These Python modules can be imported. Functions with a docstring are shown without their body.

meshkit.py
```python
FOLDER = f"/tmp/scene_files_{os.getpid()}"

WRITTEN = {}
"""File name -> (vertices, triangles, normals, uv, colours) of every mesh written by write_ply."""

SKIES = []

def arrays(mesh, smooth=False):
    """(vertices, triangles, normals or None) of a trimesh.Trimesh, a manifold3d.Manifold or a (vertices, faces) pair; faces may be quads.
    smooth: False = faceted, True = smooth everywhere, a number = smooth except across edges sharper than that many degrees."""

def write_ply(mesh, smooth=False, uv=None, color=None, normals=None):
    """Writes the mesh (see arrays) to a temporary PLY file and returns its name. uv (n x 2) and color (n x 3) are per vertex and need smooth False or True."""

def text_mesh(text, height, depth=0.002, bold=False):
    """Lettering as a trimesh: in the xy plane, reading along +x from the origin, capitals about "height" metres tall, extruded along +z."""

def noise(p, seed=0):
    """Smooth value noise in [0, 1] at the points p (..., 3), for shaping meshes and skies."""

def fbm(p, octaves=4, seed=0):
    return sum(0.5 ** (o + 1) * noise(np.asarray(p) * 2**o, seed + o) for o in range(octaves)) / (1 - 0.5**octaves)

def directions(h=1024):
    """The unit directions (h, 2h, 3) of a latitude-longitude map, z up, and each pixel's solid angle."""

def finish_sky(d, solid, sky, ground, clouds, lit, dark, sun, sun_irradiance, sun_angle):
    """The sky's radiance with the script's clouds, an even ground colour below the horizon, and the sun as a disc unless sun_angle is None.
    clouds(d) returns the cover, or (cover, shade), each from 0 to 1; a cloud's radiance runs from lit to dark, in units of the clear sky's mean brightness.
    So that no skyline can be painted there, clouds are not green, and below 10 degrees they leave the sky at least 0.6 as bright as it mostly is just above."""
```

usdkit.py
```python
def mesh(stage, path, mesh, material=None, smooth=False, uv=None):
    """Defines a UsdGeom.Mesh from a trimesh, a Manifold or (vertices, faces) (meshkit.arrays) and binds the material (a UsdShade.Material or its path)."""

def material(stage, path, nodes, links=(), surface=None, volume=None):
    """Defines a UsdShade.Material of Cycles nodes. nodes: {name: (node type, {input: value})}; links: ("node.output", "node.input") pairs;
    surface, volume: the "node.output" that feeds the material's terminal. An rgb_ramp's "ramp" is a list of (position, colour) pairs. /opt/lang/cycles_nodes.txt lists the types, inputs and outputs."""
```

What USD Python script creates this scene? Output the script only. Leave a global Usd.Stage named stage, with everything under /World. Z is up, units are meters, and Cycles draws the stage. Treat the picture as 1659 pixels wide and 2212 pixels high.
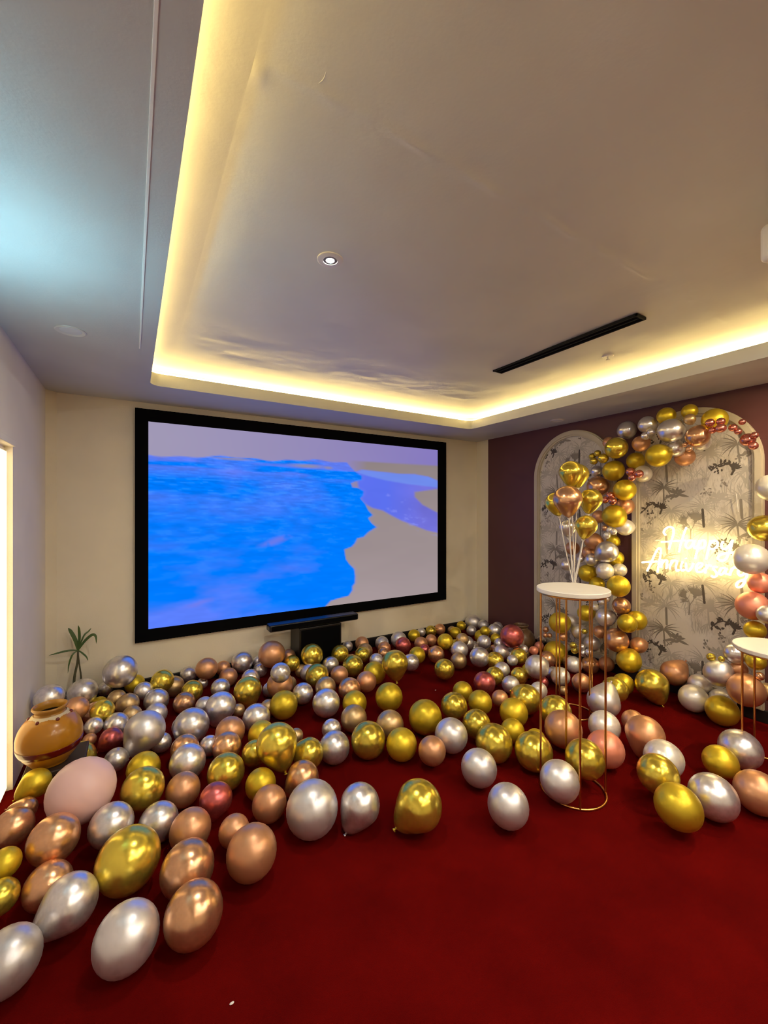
import math, random, numpy as np, trimesh, usdkit
from shapely.geometry import Polygon, Point, LineString, box as rect
from shapely import affinity, contains_xy
from shapely.ops import unary_union
from pxr import Usd, UsdGeom, UsdLux, UsdShade, Gf, Sdf, Vt
from meshkit import fbm

stage = Usd.Stage.CreateInMemory()
UsdGeom.SetStageUpAxis(stage, 'Z')
UsdGeom.SetStageMetersPerUnit(stage, 1.0)
UsdGeom.Xform.Define(stage, '/World')
stage.SetDefaultPrim(stage.GetPrimAtPath('/World'))
UsdGeom.Scope.Define(stage, '/World/Looks')
random.seed(7)
rng = np.random.default_rng(7)

# ---------------------------------------------------------------- camera
EXPOSURE = 0.75
YAW = math.degrees(math.atan2(544.5, 895.0))            # clockwise from +y
cam = UsdGeom.Camera.Define(stage, '/World/Camera')
cam.AddTranslateOp().Set(Gf.Vec3d(0, 0, 1.5))
cam.AddRotateXYZOp().Set(Gf.Vec3f(90, 0, -YAW))
cam.CreateHorizontalApertureAttr(36.0)
cam.CreateVerticalApertureAttr(48.0)
cam.CreateFocalLengthAttr(895.0 / 1659.0 * 36.0)
cam.CreateClippingRangeAttr(Gf.Vec2f(0.03, 100))
cam.CreateExposureAttr(EXPOSURE)

# ---------------------------------------------------------------- light levels (lamps are built with their fittings below)
COVE = 13.5            # LED strip in the ceiling tray, radiance
DOWNLIGHT = 2900.0       # lit recessed spots, most of them out of view
WARM = 4600.0          # unseen warm spot in the right soffit, placed to light the right side
NEON_L = 7.5
SCREEN_GAIN = 0.605
NICHE = 1.7
WASH = 120.0            # unseen cyan lamp, placed to wash the soffit at the left

# ---------------------------------------------------------------- helpers
_used = {}


def numbered(path):
    k = _used.get(path, 0)
    _used[path] = k + 1
    return path if k == 0 else '%s_%03d' % (path, k)


def tag(prim, label=None, cat=None, group=None, kind=None):
    prim = prim.GetPrim() if hasattr(prim, 'GetPrim') else prim
    for k, v in (('label', label), ('category', cat), ('group', group), ('kind', kind)):
        if v:
            prim.SetCustomDataByKey(k, v)
    return prim


def obj(name, mesh, mat, parent=None, smooth=30, label=None):
    base = str(parent.GetPath()) if parent is not None else '/World'
    m = usdkit.mesh(stage, numbered(base + '/' + name), mesh, M[mat], smooth=smooth)
    p = m.GetPrim()
    if label:
        p.SetCustomDataByKey('label', label)
    return p


def thing(name, label, cat, loc=(0, 0, 0), rotz=0, group=None, kind=None):
    x = UsdGeom.Xform.Define(stage, numbered('/World/' + name))
    x.AddTranslateOp().Set(Gf.Vec3d(*map(float, loc)))
    if rotz:
        x.AddRotateZOp().Set(float(rotz))
    return tag(x.GetPrim(), label, cat, group, kind)


def struct(name, mesh, mat, smooth=False, label=None):
    return tag(obj(name, mesh, mat, None, smooth), label, None, None, 'structure')


def cat(*ms):
    return trimesh.util.concatenate([m for m in ms if m is not None])


def bx(x0, y0, z0, x1, y1, z1):
    m = trimesh.creation.box([x1 - x0, y1 - y0, z1 - z0])
    m.apply_translation([(x0 + x1) / 2, (y0 + y1) / 2, (z0 + z1) / 2])
    return m


def rbox(x0, y0, z0, x1, y1, z1, r=.006):
    """A box with rounded edges: the hull of eight little spheres."""
    s = trimesh.creation.icosphere(2, r)
    pts = [s.vertices + [x, y, z] for x in (x0 + r, x1 - r) for y in (y0 + r, y1 - r) for z in (z0 + r, z1 - r)]
    return trimesh.convex.convex_hull(np.vstack(pts))


def lathe(profile, n=48):
    return trimesh.creation.revolve(np.asarray(profile, float), sections=n)


def tube(points, r, n=10, closed=False, caps=True):
    """A round tube along a polyline; r may vary."""
    p = np.asarray(points, float)
    N = len(p)
    t = (np.roll(p, -1, 0) - np.roll(p, 1, 0)) if closed else np.gradient(p, axis=0)
    t /= np.linalg.norm(t, axis=1, keepdims=True) + 1e-12
    a = np.cross(t[0], [0, 0, 1.0] if abs(t[0][2]) < .9 else [1.0, 0, 0])
    A = []
    for i in range(N):
        a = a - t[i] * (a @ t[i])
        a /= np.linalg.norm(a)
        A.append(a)
    A = np.array(A)
    B = np.cross(t, A)
    ang = np.arange(n) * 2 * np.pi / n
    rr = np.broadcast_to(r, (N,))[:, None, None]
    v = (p[:, None] + rr * (np.cos(ang)[None, :, None] * A[:, None] + np.sin(ang)[None, :, None] * B[:, None])).reshape(-1, 3)
    f = []
    for i in range(N if closed else N - 1):
        for j in range(n):
            q = [i * n + j, i * n + (j + 1) % n, ((i + 1) % N) * n + (j + 1) % n, ((i + 1) % N) * n + j]
            f += [[q[0], q[1], q[2]], [q[0], q[2], q[3]]]
    if caps and not closed:
        v = np.vstack([v, p[0], p[-1]])
        for j in range(n):
            f.append([N * n, (j + 1) % n, j])
            f.append([N * n + 1, (N - 1) * n + j, (N - 1) * n + (j + 1) % n])
    m = trimesh.Trimesh(v, f, process=False)
    m.fix_normals()
    return m


def extr(poly, h):
    gs = [g for g in getattr(poly, 'geoms', [poly]) if g.geom_type == 'Polygon' and g.area > 1e-7]
    return cat(*[trimesh.creation.extrude_polygon(g, h, engine='earcut') for g in gs])


def to_wall(m, x):
    """A mesh drawn in (y, z, depth) is put on the wall at x; its depth grows into the room (towards -x)."""
    v = m.vertices
    m = trimesh.Trimesh(np.stack([x - v[:, 2], v[:, 0], v[:, 1]], 1), m.faces, process=False)
    m.fix_normals()
    return m


def smooth_curve(pts, n=8):
    """Catmull-Rom through the points."""
    p = np.asarray(pts, float)
    q = np.vstack([2 * p[0] - p[1], p, 2 * p[-1] - p[-2]])
    out = []
    for i in range(1, len(q) - 2):
        for u in np.arange(n) / n:
            a, b, c, d = q[i - 1:i + 3]
            out.append(.5 * (2 * b + (c - a) * u + (2 * a - 5 * b + 4 * c - d) * u * u + (3 * b - a - 3 * c + d) * u ** 3))
    return np.array(out + [p[-1]])


# ---------------------------------------------------------------- materials
M = {}


def srgb(r, g, b):
    return tuple(((c / 255) / 12.92 if c / 255 <= .04045 else ((c / 255 + .055) / 1.055) ** 2.4) for c in (r, g, b))


def paint(name, col, rough=.5, bump=.15, scale=60, var=.06, spec=.4, big=0, bigscale=2.2):
    """Painted or printed surface: slight mottling, fine relief, optional broad unevenness."""
    nodes = {'co': ('texture_coordinate', {}), 'n': ('noise_texture', {'scale': float(scale), 'detail': 4.0}),
             'n2': ('noise_texture', {'scale': 3.0, 'detail': 3.0}),
             'r': ('rgb_ramp', {'ramp': [(.25, tuple(c * (1 - var) for c in col)), (.75, tuple(min(1, c * (1 + var)) for c in col))]}),
             'b': ('bump', {'strength': float(bump), 'distance': .004}),
             'p': ('principled_bsdf', {'roughness': float(rough), 'specular_ior_level': float(spec)})}
    links = [('co.object', 'n.vector'), ('co.object', 'n2.vector'), ('n2.fac', 'r.fac'), ('r.color', 'p.base_color'), ('n.fac', 'b.height'), ('b.normal', 'p.normal')]
    if big:
        nodes['n3'] = ('noise_texture', {'scale': float(bigscale), 'detail': 3.0, 'distortion': 0.6})
        nodes['b3'] = ('bump', {'strength': float(big), 'distance': .05})
        links = links[:-1] + [('co.object', 'n3.vector'), ('n3.fac', 'b3.height'), ('b.normal', 'b3.normal'), ('b3.normal', 'p.normal')]
    M[name] = usdkit.material(stage, '/World/Looks/' + name, nodes, links, surface='p.BSDF')


def plain(name, col, rough=.4, metal=0, spec=.5, **kw):
    M[name] = usdkit.material(stage, '/World/Looks/' + name, {'p': ('principled_bsdf', {'base_color': col, 'roughness': float(rough), 'metallic': float(metal), 'specular_ior_level': float(spec), **kw})}, surface='p.BSDF')


def glow(name, col, strength):
    M[name] = usdkit.material(stage, '/World/Looks/' + name, {'e': ('emission', {'color': col, 'strength': float(strength)})}, surface='e.emission')


def balloon_mat(name, col, rough, metal=1.0, coat=0.0, var=.12):
    """Stretched latex film: metallic pigment, tiny relief, each balloon a little lighter or darker."""
    lo, hi = tuple(c * (1 - var) for c in col), tuple(min(1, c * (1 + var)) for c in col)
    M[name] = usdkit.material(stage, '/World/Looks/' + name, {
        'o': ('object_info', {}), 'r': ('rgb_ramp', {'ramp': [(0, lo), (1, hi)]}),
        'co': ('texture_coordinate', {}), 'n': ('noise_texture', {'scale': 90.0, 'detail': 3.0}), 'b': ('bump', {'strength': .06, 'distance': .003}),
        'n2': ('noise_texture', {'scale': 2.5, 'detail': 2.0}),
        'm': ('map_range', {'from_min': .3, 'from_max': .7, 'to_min': rough * .85, 'to_max': rough * 1.15, 'clamp': True}),
        'p': ('principled_bsdf', {'metallic': float(metal), 'coat_weight': float(coat), 'coat_roughness': .12})},
        [('o.random', 'r.fac'), ('r.color', 'p.base_color'), ('co.object', 'n.vector'), ('n.fac', 'b.height'), ('b.normal', 'p.normal'),
         ('co.object', 'n2.vector'), ('n2.fac', 'm.value'), ('m.result', 'p.roughness')], surface='p.BSDF')


paint('ceiling_paint', (.69, .695, .63), .42, .10, 90, .04, .5, .12)
paint('soffit_paint', (.58, .59, .58), .5, .12, 120, .04)
paint('left_wall_paint', (.82, .775, .70), .6, .2, 140, .04)
paint('cream_paint', (.82, .755, .60), .6, .2, 140, .04)
paint('maroon_paint', (.105, .036, .036), .5, .25, 160, .08)
paint('frame_paint', (.50, .445, .33), .45, .1, 120, .04)
M['paper'] = usdkit.material(stage, '/World/Looks/paper', {
    'co': ('texture_coordinate', {}), 'm': ('mapping', {'scale': (9.0, 16.0, 5.0)}), 'n': ('noise_texture', {'scale': 2.2, 'detail': 6.0, 'roughness': .65, 'distortion': 1.6}),
    'm2': ('mapping', {'scale': (3.0, 3.0, 2.0)}), 'n2': ('noise_texture', {'scale': 1.6, 'detail': 2.0}),
    'r': ('rgb_ramp', {'ramp': [(.42, (.62, .58, .51)), (.50, (.585, .545, .475)), (.56, (.47, .435, .375)), (.64, (.37, .34, .29))]}),
    'r2': ('rgb_ramp', {'ramp': [(.40, (0, 0, 0)), (.60, (1, 1, 1))]}),
    'x': ('mix', {'color1': (.62, .58, .51)}), 'p': ('principled_bsdf', {'roughness': .65, 'specular_ior_level': .3})},
    [('co.object', 'm.vector'), ('m.vector', 'n.vector'), ('n.fac', 'r.fac'), ('co.object', 'm2.vector'), ('m2.vector', 'n2.vector'), ('n2.fac', 'r2.fac'),
     ('r2.color', 'x.fac'), ('r.color', 'x.color2'), ('x.color', 'p.base_color')], surface='p.BSDF')
paint('print_dark', (.085, .072, .060), .7, .05, 200, .2)
paint('print_mid', (.24, .215, .18), .7, .05, 200, .2)
paint('print_light', (.43, .40, .345), .7, .05, 200, .1)
plain('black_gloss', (.006, .006, .007), .35)
plain('black_matt', (.008, .008, .009), .75, 0, .2)
plain('black_felt', (.003, .003, .0035), .95, 0, .05)
plain('baseboard_black', (.010, .008, .008), .5)
plain('white_plastic', (.70, .68, .64), .35)
plain('bead_white', (.92, .92, .90), .4)
plain('off_lens', (.72, .73, .75), .3)
plain('table_white', (.78, .74, .64), .35)
plain('stick_white', (.85, .82, .72), .35)
plain('gold_rod', (.70, .38, .11), .28, 1)
plain('reflector_grey', (.16, .15, .14), .5)
plain('dark_wood', (.03, .018, .012), .5)
plain('pot_glaze', (.42, .175, .007), .28, 0, .45, coat_weight=.15, coat_roughness=.12)
plain('pot_rim', (.36, .17, .02), .3)
plain('pot_dark', (.11, .055, .02), .4)
plain('pot_inside', (.02, .010, .006), .8)
plain('pot_red', (.13, .008, .004), .2, coat_weight=.4)
plain('pot_lace', (.62, .52, .33), .75)
plain('leaf_green', (.055, .11, .02), .45)
plain('stem_brown', (.075, .07, .03), .6)
plain('soil', (.02, .014, .009), .95)
plain('planter_grey', (.20, .19, .18), .6)
plain('clear_back', (.6, .55, .45), .2)
plain('paper_scrap', (.7, .66, .62), .7)
plain('vent_grey', (.09, .08, .075), .5)
M['carpet'] = usdkit.material(stage, '/World/Looks/carpet', {
    'co': ('texture_coordinate', {}), 'n': ('noise_texture', {'scale': 420.0, 'detail': 3.0}), 'n2': ('noise_texture', {'scale': 4.0, 'detail': 4.0}),
    'r': ('rgb_ramp', {'ramp': [(.3, (.088, .0012, .0009)), (.7, (.125, .0020, .0013))]}),
    'r2': ('rgb_ramp', {'ramp': [(.25, (.72, .72, .72)), (.8, (1.15, 1.15, 1.15))]}),
    'x': ('mix', {'mix_type': 'multiply', 'fac': 1.0}),
    'b': ('bump', {'strength': .55, 'distance': .004}),
    'p': ('principled_bsdf', {'roughness': .95, 'specular_ior_level': .03, 'sheen_weight': .02, 'sheen_roughness': .4, 'sheen_tint': (.8, .1, .06)})},
    [('co.object', 'n.vector'), ('co.object', 'n2.vector'), ('n2.fac', 'r.fac'), ('n.fac', 'r2.fac'), ('r.color', 'x.color1'), ('r2.color', 'x.color2'),
     ('x.color', 'p.base_color'), ('n.fac', 'b.height'), ('b.normal', 'p.normal')], surface='p.BSDF')
glow('cove_led', (1.0, .70, .24), COVE)
glow('spot_led', (1.0, .92, .82), DOWNLIGHT)
glow('warm_led', (1.0, .76, .42), WARM)
glow('neon_tube', (1.0, .74, .30), NEON_L)
glow('niche_led', (1.0, .74, .34), NICHE)
glow('cyan_led', (.38, .82, 1.0), WASH)
M['screen_picture'] = usdkit.material(stage, '/World/Looks/screen_picture', {
    'a': ('attribute', {'attribute': 'picture'}), 'e': ('emission', {'strength': SCREEN_GAIN})}, [('a.color', 'e.color')], surface='e.emission')
balloon_mat('chrome_gold', (.78, .62, .085), .21, .85)
balloon_mat('satin_gold', (.74, .55, .035), .38, .75)
balloon_mat('chrome_silver', (.78, .755, .75), .30, .86)
balloon_mat('satin_silver', (.74, .715, .71), .38, .8)
balloon_mat('chrome_copper', (.76, .43, .23), .25, .86)
balloon_mat('satin_copper', (.71, .37, .19), .39, .75)
balloon_mat('metallic_red', (.66, .16, .155), .30, .85)
balloon_mat('satin_coral', (.82, .30, .19), .40, .5)
balloon_mat('chrome_rose', (.70, .27, .21), .22, .95)
balloon_mat('pale_pink', (.76, .50, .46), .38, 0, 0, .03)
balloon_mat('pearl_white', (.86, .82, .73), .34, .5)
balloon_mat('satin_bronze', (.60, .43, .22), .37, .85)
KIND = dict(G='chrome_gold', g='satin_gold', S='chrome_silver', s='satin_silver', C='chrome_copper', c='satin_copper', R='metallic_red',
            P='pale_pink', o='satin_coral', r='chrome_rose', W='pearl_white', b='satin_bronze')

FLOOR_BALLOONS = [  # x, y, z, radius, kind, neck direction, drawn out, label
(-0.015,1.606,0.100,0.097,'s',(-0.24,0.39,-0.89),0,'satin silver balloon nearest the camera, lying on bare carpet'),
(0.183,1.568,0.109,0.095,'C',(0.15,0.80,-0.58),0,'sixth chrome copper balloon from the left in the near left foreground'),
(0.184,1.769,0.116,0.097,'C',(-0.09,0.71,-0.70),0,'fifth chrome copper balloon from the left in the near left foreground'),
(0.417,1.721,0.115,0.099,'c',(0.42,0.55,-0.72),0,'fourth satin copper balloon from the left in the near left foreground'),
(0.386,1.911,0.089,0.065,'c',(-0.08,0.87,-0.48),0,'third satin copper balloon from the left in the near left foreground'),
(0.222,2.020,0.087,0.086,'c',(-0.29,0.58,-0.76),0,'second satin copper balloon from the left in the near left foreground'),
(-0.012,1.920,0.129,0.114,'G',(-0.16,0.58,-0.80),0,'largest chrome gold balloon in the near left foreground'),
(-0.191,1.830,0.117,0.089,'S',(-0.84,-0.18,-0.52),1,'first chrome silver balloon from the left in the near left foreground'),
(-0.333,1.717,0.097,0.089,'s',(0.01,0.62,-0.78),0,'first satin silver balloon from the left in the near left foreground'),
(-0.404,1.982,0.120,0.057,'G',(-0.03,0.66,-0.75),0,'first chrome gold balloon from the left in the near left foreground'),
(-0.414,2.093,0.165,0.053,'g',(-0.25,0.59,-0.77),0,'first satin gold balloon from the left in the near left foreground'),
(-0.272,2.003,0.085,0.079,'C',(-0.39,0.68,-0.61),0,'third chrome copper balloon from the left in the near left foreground'),
(-0.273,2.148,0.163,0.091,'C',(-0.20,0.56,-0.80),0,'fourth chrome copper balloon from the left in the near left foreground'),
(-0.436,2.343,0.148,0.075,'C',(-0.53,0.54,-0.66),0,'first chrome copper balloon from the left in the near left foreground'),
(-0.436,2.558,0.092,0.053,'C',(-0.95,0.23,0.21),1,'second chrome copper balloon from the left in the near left foreground'),
(-0.198,2.360,0.214,0.137,'P',(-0.29,0.90,-0.32),0,'large pale pink matte balloon leaning beside the yellow clay pot'),
(-0.077,2.165,0.133,0.087,'S',(-0.40,0.62,-0.67),0,'second chrome silver balloon from the left in the near left foreground'),
(0.104,2.152,0.083,0.083,'S',(0.03,0.56,-0.83),0,'third chrome silver balloon from the left in the near left foreground'),
(0.348,2.148,0.100,0.077,'R',(-0.50,-0.18,-0.85),1,'pinkish red metallic balloon at the front of the left heap'),
(0.716,1.819,0.121,0.119,'s',(0.27,0.80,-0.53),0,'largest satin silver balloon at the edge of the open carpet'),
(0.924,1.740,0.107,0.095,'S',(-0.58,-0.01,-0.81),1,'chrome silver balloon with small knot beside the largest silver balloon'),
(1.147,1.574,0.125,0.109,'G',(-0.69,0.29,-0.66),1,'lone chrome gold teardrop balloon with its knot on the open carpet'),
(1.619,1.664,0.103,0.096,'s',(0.21,0.63,-0.75),0,'second satin silver balloon from the left alone on the open red carpet'),
(1.520,1.369,0.111,0.095,'s',(0.76,0.47,-0.45),0,'third satin silver balloon from the left alone on the open red carpet'),
(-0.074,3.675,0.307,0.116,'S',(0.08,0.98,-0.17),0,'satin silver balloon sitting highest at the back left, beside the thin plant'),
(-0.452,3.376,0.312,0.082,'S',(0.08,0.87,-0.48),0,'first chrome silver balloon from the left around the yellow clay pot'),
(-0.308,3.750,0.176,0.096,'S',(-0.07,0.91,-0.41),0,'second chrome silver balloon from the left around the yellow clay pot'),
(-0.181,3.918,0.112,0.052,'S',(0.01,0.95,-0.32),0,'first chrome silver balloon from the left at the back of the left heap'),
(-0.095,3.596,0.138,0.062,'b',(-0.13,0.89,-0.44),0,'only satin bronze balloon around the yellow clay pot'),
(-0.026,3.480,0.127,0.075,'b',(0.03,0.93,-0.36),0,'first satin bronze balloon from the left in the middle of the left heap'),
(0.000,3.339,0.102,0.062,'b',(-0.32,0.52,-0.79),0,'second satin bronze balloon from the left in the middle of the left heap'),
(0.020,3.893,0.115,0.073,'g',(0.24,0.72,-0.65),0,'only satin gold balloon at the back of the left heap'),
(0.076,3.631,0.142,0.067,'S',(-0.22,0.78,-0.59),0,'third chrome silver balloon from the left at the back of the left heap'),
(0.205,3.690,0.172,0.084,'G',(-0.21,0.78,-0.58),0,'first chrome gold balloon from the left at the back of the left heap'),
(0.289,3.770,0.081,0.082,'b',(-0.02,0.83,-0.56),0,'first satin bronze balloon from the left at the back of the left heap'),
(0.414,3.901,0.108,0.068,'S',(0.06,0.90,-0.43),0,'fourth chrome silver balloon from the left at the back of the left heap'),
(0.155,3.509,0.098,0.086,'S',(-0.40,0.53,-0.74),0,'third chrome silver balloon from the left in the middle of the left heap'),
(0.145,3.339,0.073,0.074,'s',(-0.05,0.83,-0.56),0,'second satin silver balloon from the left in the middle of the left heap'),
(-0.167,3.320,0.180,0.071,'G',(-0.18,0.73,-0.66),0,'second chrome gold balloon from the left around the yellow clay pot'),
(-0.309,3.342,0.223,0.072,'c',(-0.04,0.86,-0.50),0,'first satin copper balloon from the left around the yellow clay pot'),
(-0.207,3.215,0.139,0.052,'S',(0.31,0.70,-0.65),0,'third chrome silver balloon from the left around the yellow clay pot'),
(-0.088,3.228,0.110,0.073,'S',(0.33,0.74,-0.59),0,'fifth chrome silver balloon from the left around the yellow clay pot'),
(-0.112,3.087,0.087,0.066,'R',(-0.75,-0.06,-0.66),1,'only metallic red balloon around the yellow clay pot'),
(-0.224,3.148,0.086,0.038,'c',(0.16,0.77,-0.62),0,'second satin copper balloon from the left around the yellow clay pot'),
(0.064,2.854,0.194,0.113,'s',(-0.54,-0.11,-0.84),1,'big satin silver balloon with knot, topmost right of the yellow clay pot'),
(-0.076,2.788,0.100,0.062,'S',(-0.23,0.71,-0.67),0,'sixth chrome silver balloon from the left around the yellow clay pot'),
(-0.271,2.994,0.059,0.095,'G',(0.23,0.84,-0.49),0,'first chrome gold balloon from the left around the yellow clay pot'),
(-0.412,2.666,0.147,0.068,'g',(-0.84,-0.13,-0.53),1,'second satin gold balloon from the left in the near left foreground'),
(0.055,2.644,0.085,0.084,'g',(0.58,0.57,-0.58),0,'first satin gold balloon from the left in the middle of the left heap'),
(0.046,2.357,0.139,0.097,'G',(-0.06,0.52,-0.85),0,'third chrome gold balloon from the left in the near left foreground'),
(0.156,2.921,0.066,0.058,'S',(0.03,0.81,-0.59),0,'fourth chrome silver balloon from the left in the middle of the left heap'),
(0.265,2.538,0.108,0.094,'S',(0.09,0.89,-0.45),0,'fifth chrome silver balloon from the left in the middle of the left heap'),
(0.269,2.717,0.094,0.079,'C',(0.28,0.87,-0.40),0,'second chrome copper balloon from the left in the middle of the left heap'),
(0.223,2.337,0.083,0.082,'c',(0.44,0.76,-0.47),0,'first satin copper balloon from the left in the near left foreground'),
(0.540,3.769,0.177,0.089,'c',(0.35,0.72,-0.60),0,'first satin copper balloon from the left at the back of the left heap'),
(0.696,3.906,0.107,0.064,'c',(0.33,0.94,-0.04),0,'second satin copper balloon from the left at the back of the left heap'),
(0.705,3.724,0.087,0.077,'c',(0.33,0.94,0.08),0,'third satin copper balloon from the left at the back of the left heap'),
(0.848,3.848,0.153,0.093,'S',(0.63,0.77,-0.11),0,'seventh chrome silver balloon from the left at the back of the left heap'),
(1.002,3.918,0.104,0.049,'s',(0.32,0.54,-0.78),0,'first satin silver balloon from the left at the back of the left heap'),
(0.997,3.806,0.065,0.065,'S',(0.06,0.88,-0.47),0,'ninth chrome silver balloon from the left at the back of the left heap'),
(1.072,3.699,0.225,0.117,'c',(0.19,0.81,-0.55),0,'satin copper balloon raised highest just left of the black subwoofer'),
(1.270,3.834,0.129,0.068,'c',(0.04,0.98,-0.17),0,'sixth satin copper balloon from the left at the back of the left heap'),
(1.235,3.630,0.133,0.072,'G',(0.42,0.56,-0.71),0,'fourth chrome gold balloon from the left at the back of the left heap'),
(0.965,3.102,0.278,0.074,'S',(0.31,0.68,-0.66),0,'tenth chrome silver balloon from the left at the back of the left heap'),
(0.989,3.190,0.152,0.100,'c',(-0.13,0.97,-0.18),0,'fifth satin copper balloon from the left at the back of the left heap'),
(0.936,2.932,0.108,0.099,'g',(0.00,0.99,-0.16),0,'third satin gold balloon from the left in the middle of the left heap'),
(0.860,3.592,0.088,0.076,'S',(-0.42,0.70,-0.57),0,'eighth chrome silver balloon from the left at the back of the left heap'),
(0.766,3.283,0.120,0.105,'G',(0.06,-0.16,-0.98),1,'third chrome gold balloon from the left at the back of the left heap'),
(0.601,3.489,0.102,0.073,'S',(0.31,0.79,-0.52),0,'sixth chrome silver balloon from the left at the back of the left heap'),
(0.510,3.795,0.051,0.045,'S',(0.07,0.99,0.07),0,'fifth chrome silver balloon from the left at the back of the left heap'),
(0.404,3.550,0.101,0.079,'G',(-0.06,0.94,0.34),0,'second chrome gold balloon from the left at the back of the left heap'),
(0.332,3.400,0.083,0.077,'C',(-0.20,0.81,-0.56),0,'first chrome copper balloon from the left in the middle of the left heap'),
(0.457,3.298,0.073,0.063,'s',(0.20,0.92,-0.33),0,'fourth satin silver balloon from the left in the middle of the left heap'),
(0.535,3.096,0.124,0.103,'S',(-0.32,-0.10,-0.94),1,'eighth chrome silver balloon from the left in the middle of the left heap'),
(0.329,2.949,0.111,0.110,'S',(-0.12,0.89,-0.43),0,'sixth chrome silver balloon from the left in the middle of the left heap'),
(0.666,3.142,0.050,0.046,'b',(0.48,0.60,-0.63),0,'third satin bronze balloon from the left in the middle of the left heap'),
(0.726,2.868,0.095,0.092,'S',(-0.05,0.87,-0.49),0,'ninth chrome silver balloon from the left in the middle of the left heap'),
(0.530,2.737,0.115,0.089,'c',(-0.41,0.70,-0.58),0,'second satin copper balloon from the left in the middle of the left heap'),
(0.478,2.569,0.116,0.082,'C',(0.56,0.67,-0.49),0,'third chrome copper balloon from the left in the middle of the left heap'),
(0.700,2.642,0.093,0.082,'g',(0.43,0.64,-0.64),0,'second satin gold balloon from the left in the middle of the left heap'),
(0.611,2.459,0.092,0.072,'G',(0.45,0.85,-0.25),0,'second chrome gold balloon from the left in the middle of the left heap'),
(0.687,2.269,0.212,0.112,'G',(0.21,-0.31,-0.93),1,'big chrome gold balloon perched on top of the left heap'),
(0.877,2.499,0.101,0.044,'b',(0.28,0.83,-0.47),0,'fifth satin bronze balloon from the left in the middle of the left heap'),
(0.867,2.264,0.109,0.086,'G',(-0.79,0.62,0.03),1,'first chrome gold balloon from the left in the row left of the bare carpet patch'),
(0.768,2.090,0.095,0.086,'C',(-0.74,0.13,-0.66),1,'only chrome copper balloon alone on the open red carpet'),
(0.571,2.170,0.086,0.077,'g',(0.21,0.63,-0.75),0,'third satin gold balloon from the left in the near left foreground'),
(0.568,2.001,0.089,0.081,'c',(0.12,0.89,-0.43),0,'fifth satin copper balloon from the left in the near left foreground'),
(0.432,2.343,0.101,0.096,'G',(0.34,0.81,-0.47),0,'chrome gold balloon behind the pinkish red one in the left heap'),
(1.414,3.600,0.185,0.101,'G',(0.79,0.32,-0.52),0,'first chrome gold balloon from the left in the heap before the black subwoofer'),
(1.706,3.617,0.138,0.083,'G',(0.62,0.18,-0.77),0,'third chrome gold balloon from the left in the heap before the black subwoofer'),
(1.922,3.890,0.099,0.055,'s',(0.55,0.60,-0.58),0,'third satin silver balloon from the left in the heap before the black subwoofer'),
(1.551,3.487,0.102,0.076,'S',(0.34,0.87,-0.36),0,'only chrome silver balloon in the heap before the black subwoofer'),
(1.706,3.344,0.110,0.094,'G',(0.48,0.65,-0.59),0,'fourth chrome gold balloon from the left in the heap before the black subwoofer'),
(1.328,3.457,0.087,0.074,'s',(0.24,0.92,-0.30),0,'first satin silver balloon from the left in the heap before the black subwoofer'),
(1.312,3.223,0.144,0.096,'G',(0.40,0.63,-0.67),0,'second chrome gold balloon from the left in the heap before the black subwoofer'),
(1.516,3.226,0.106,0.076,'c',(0.17,0.89,-0.42),0,'first satin copper balloon from the left in the heap before the black subwoofer'),
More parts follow.
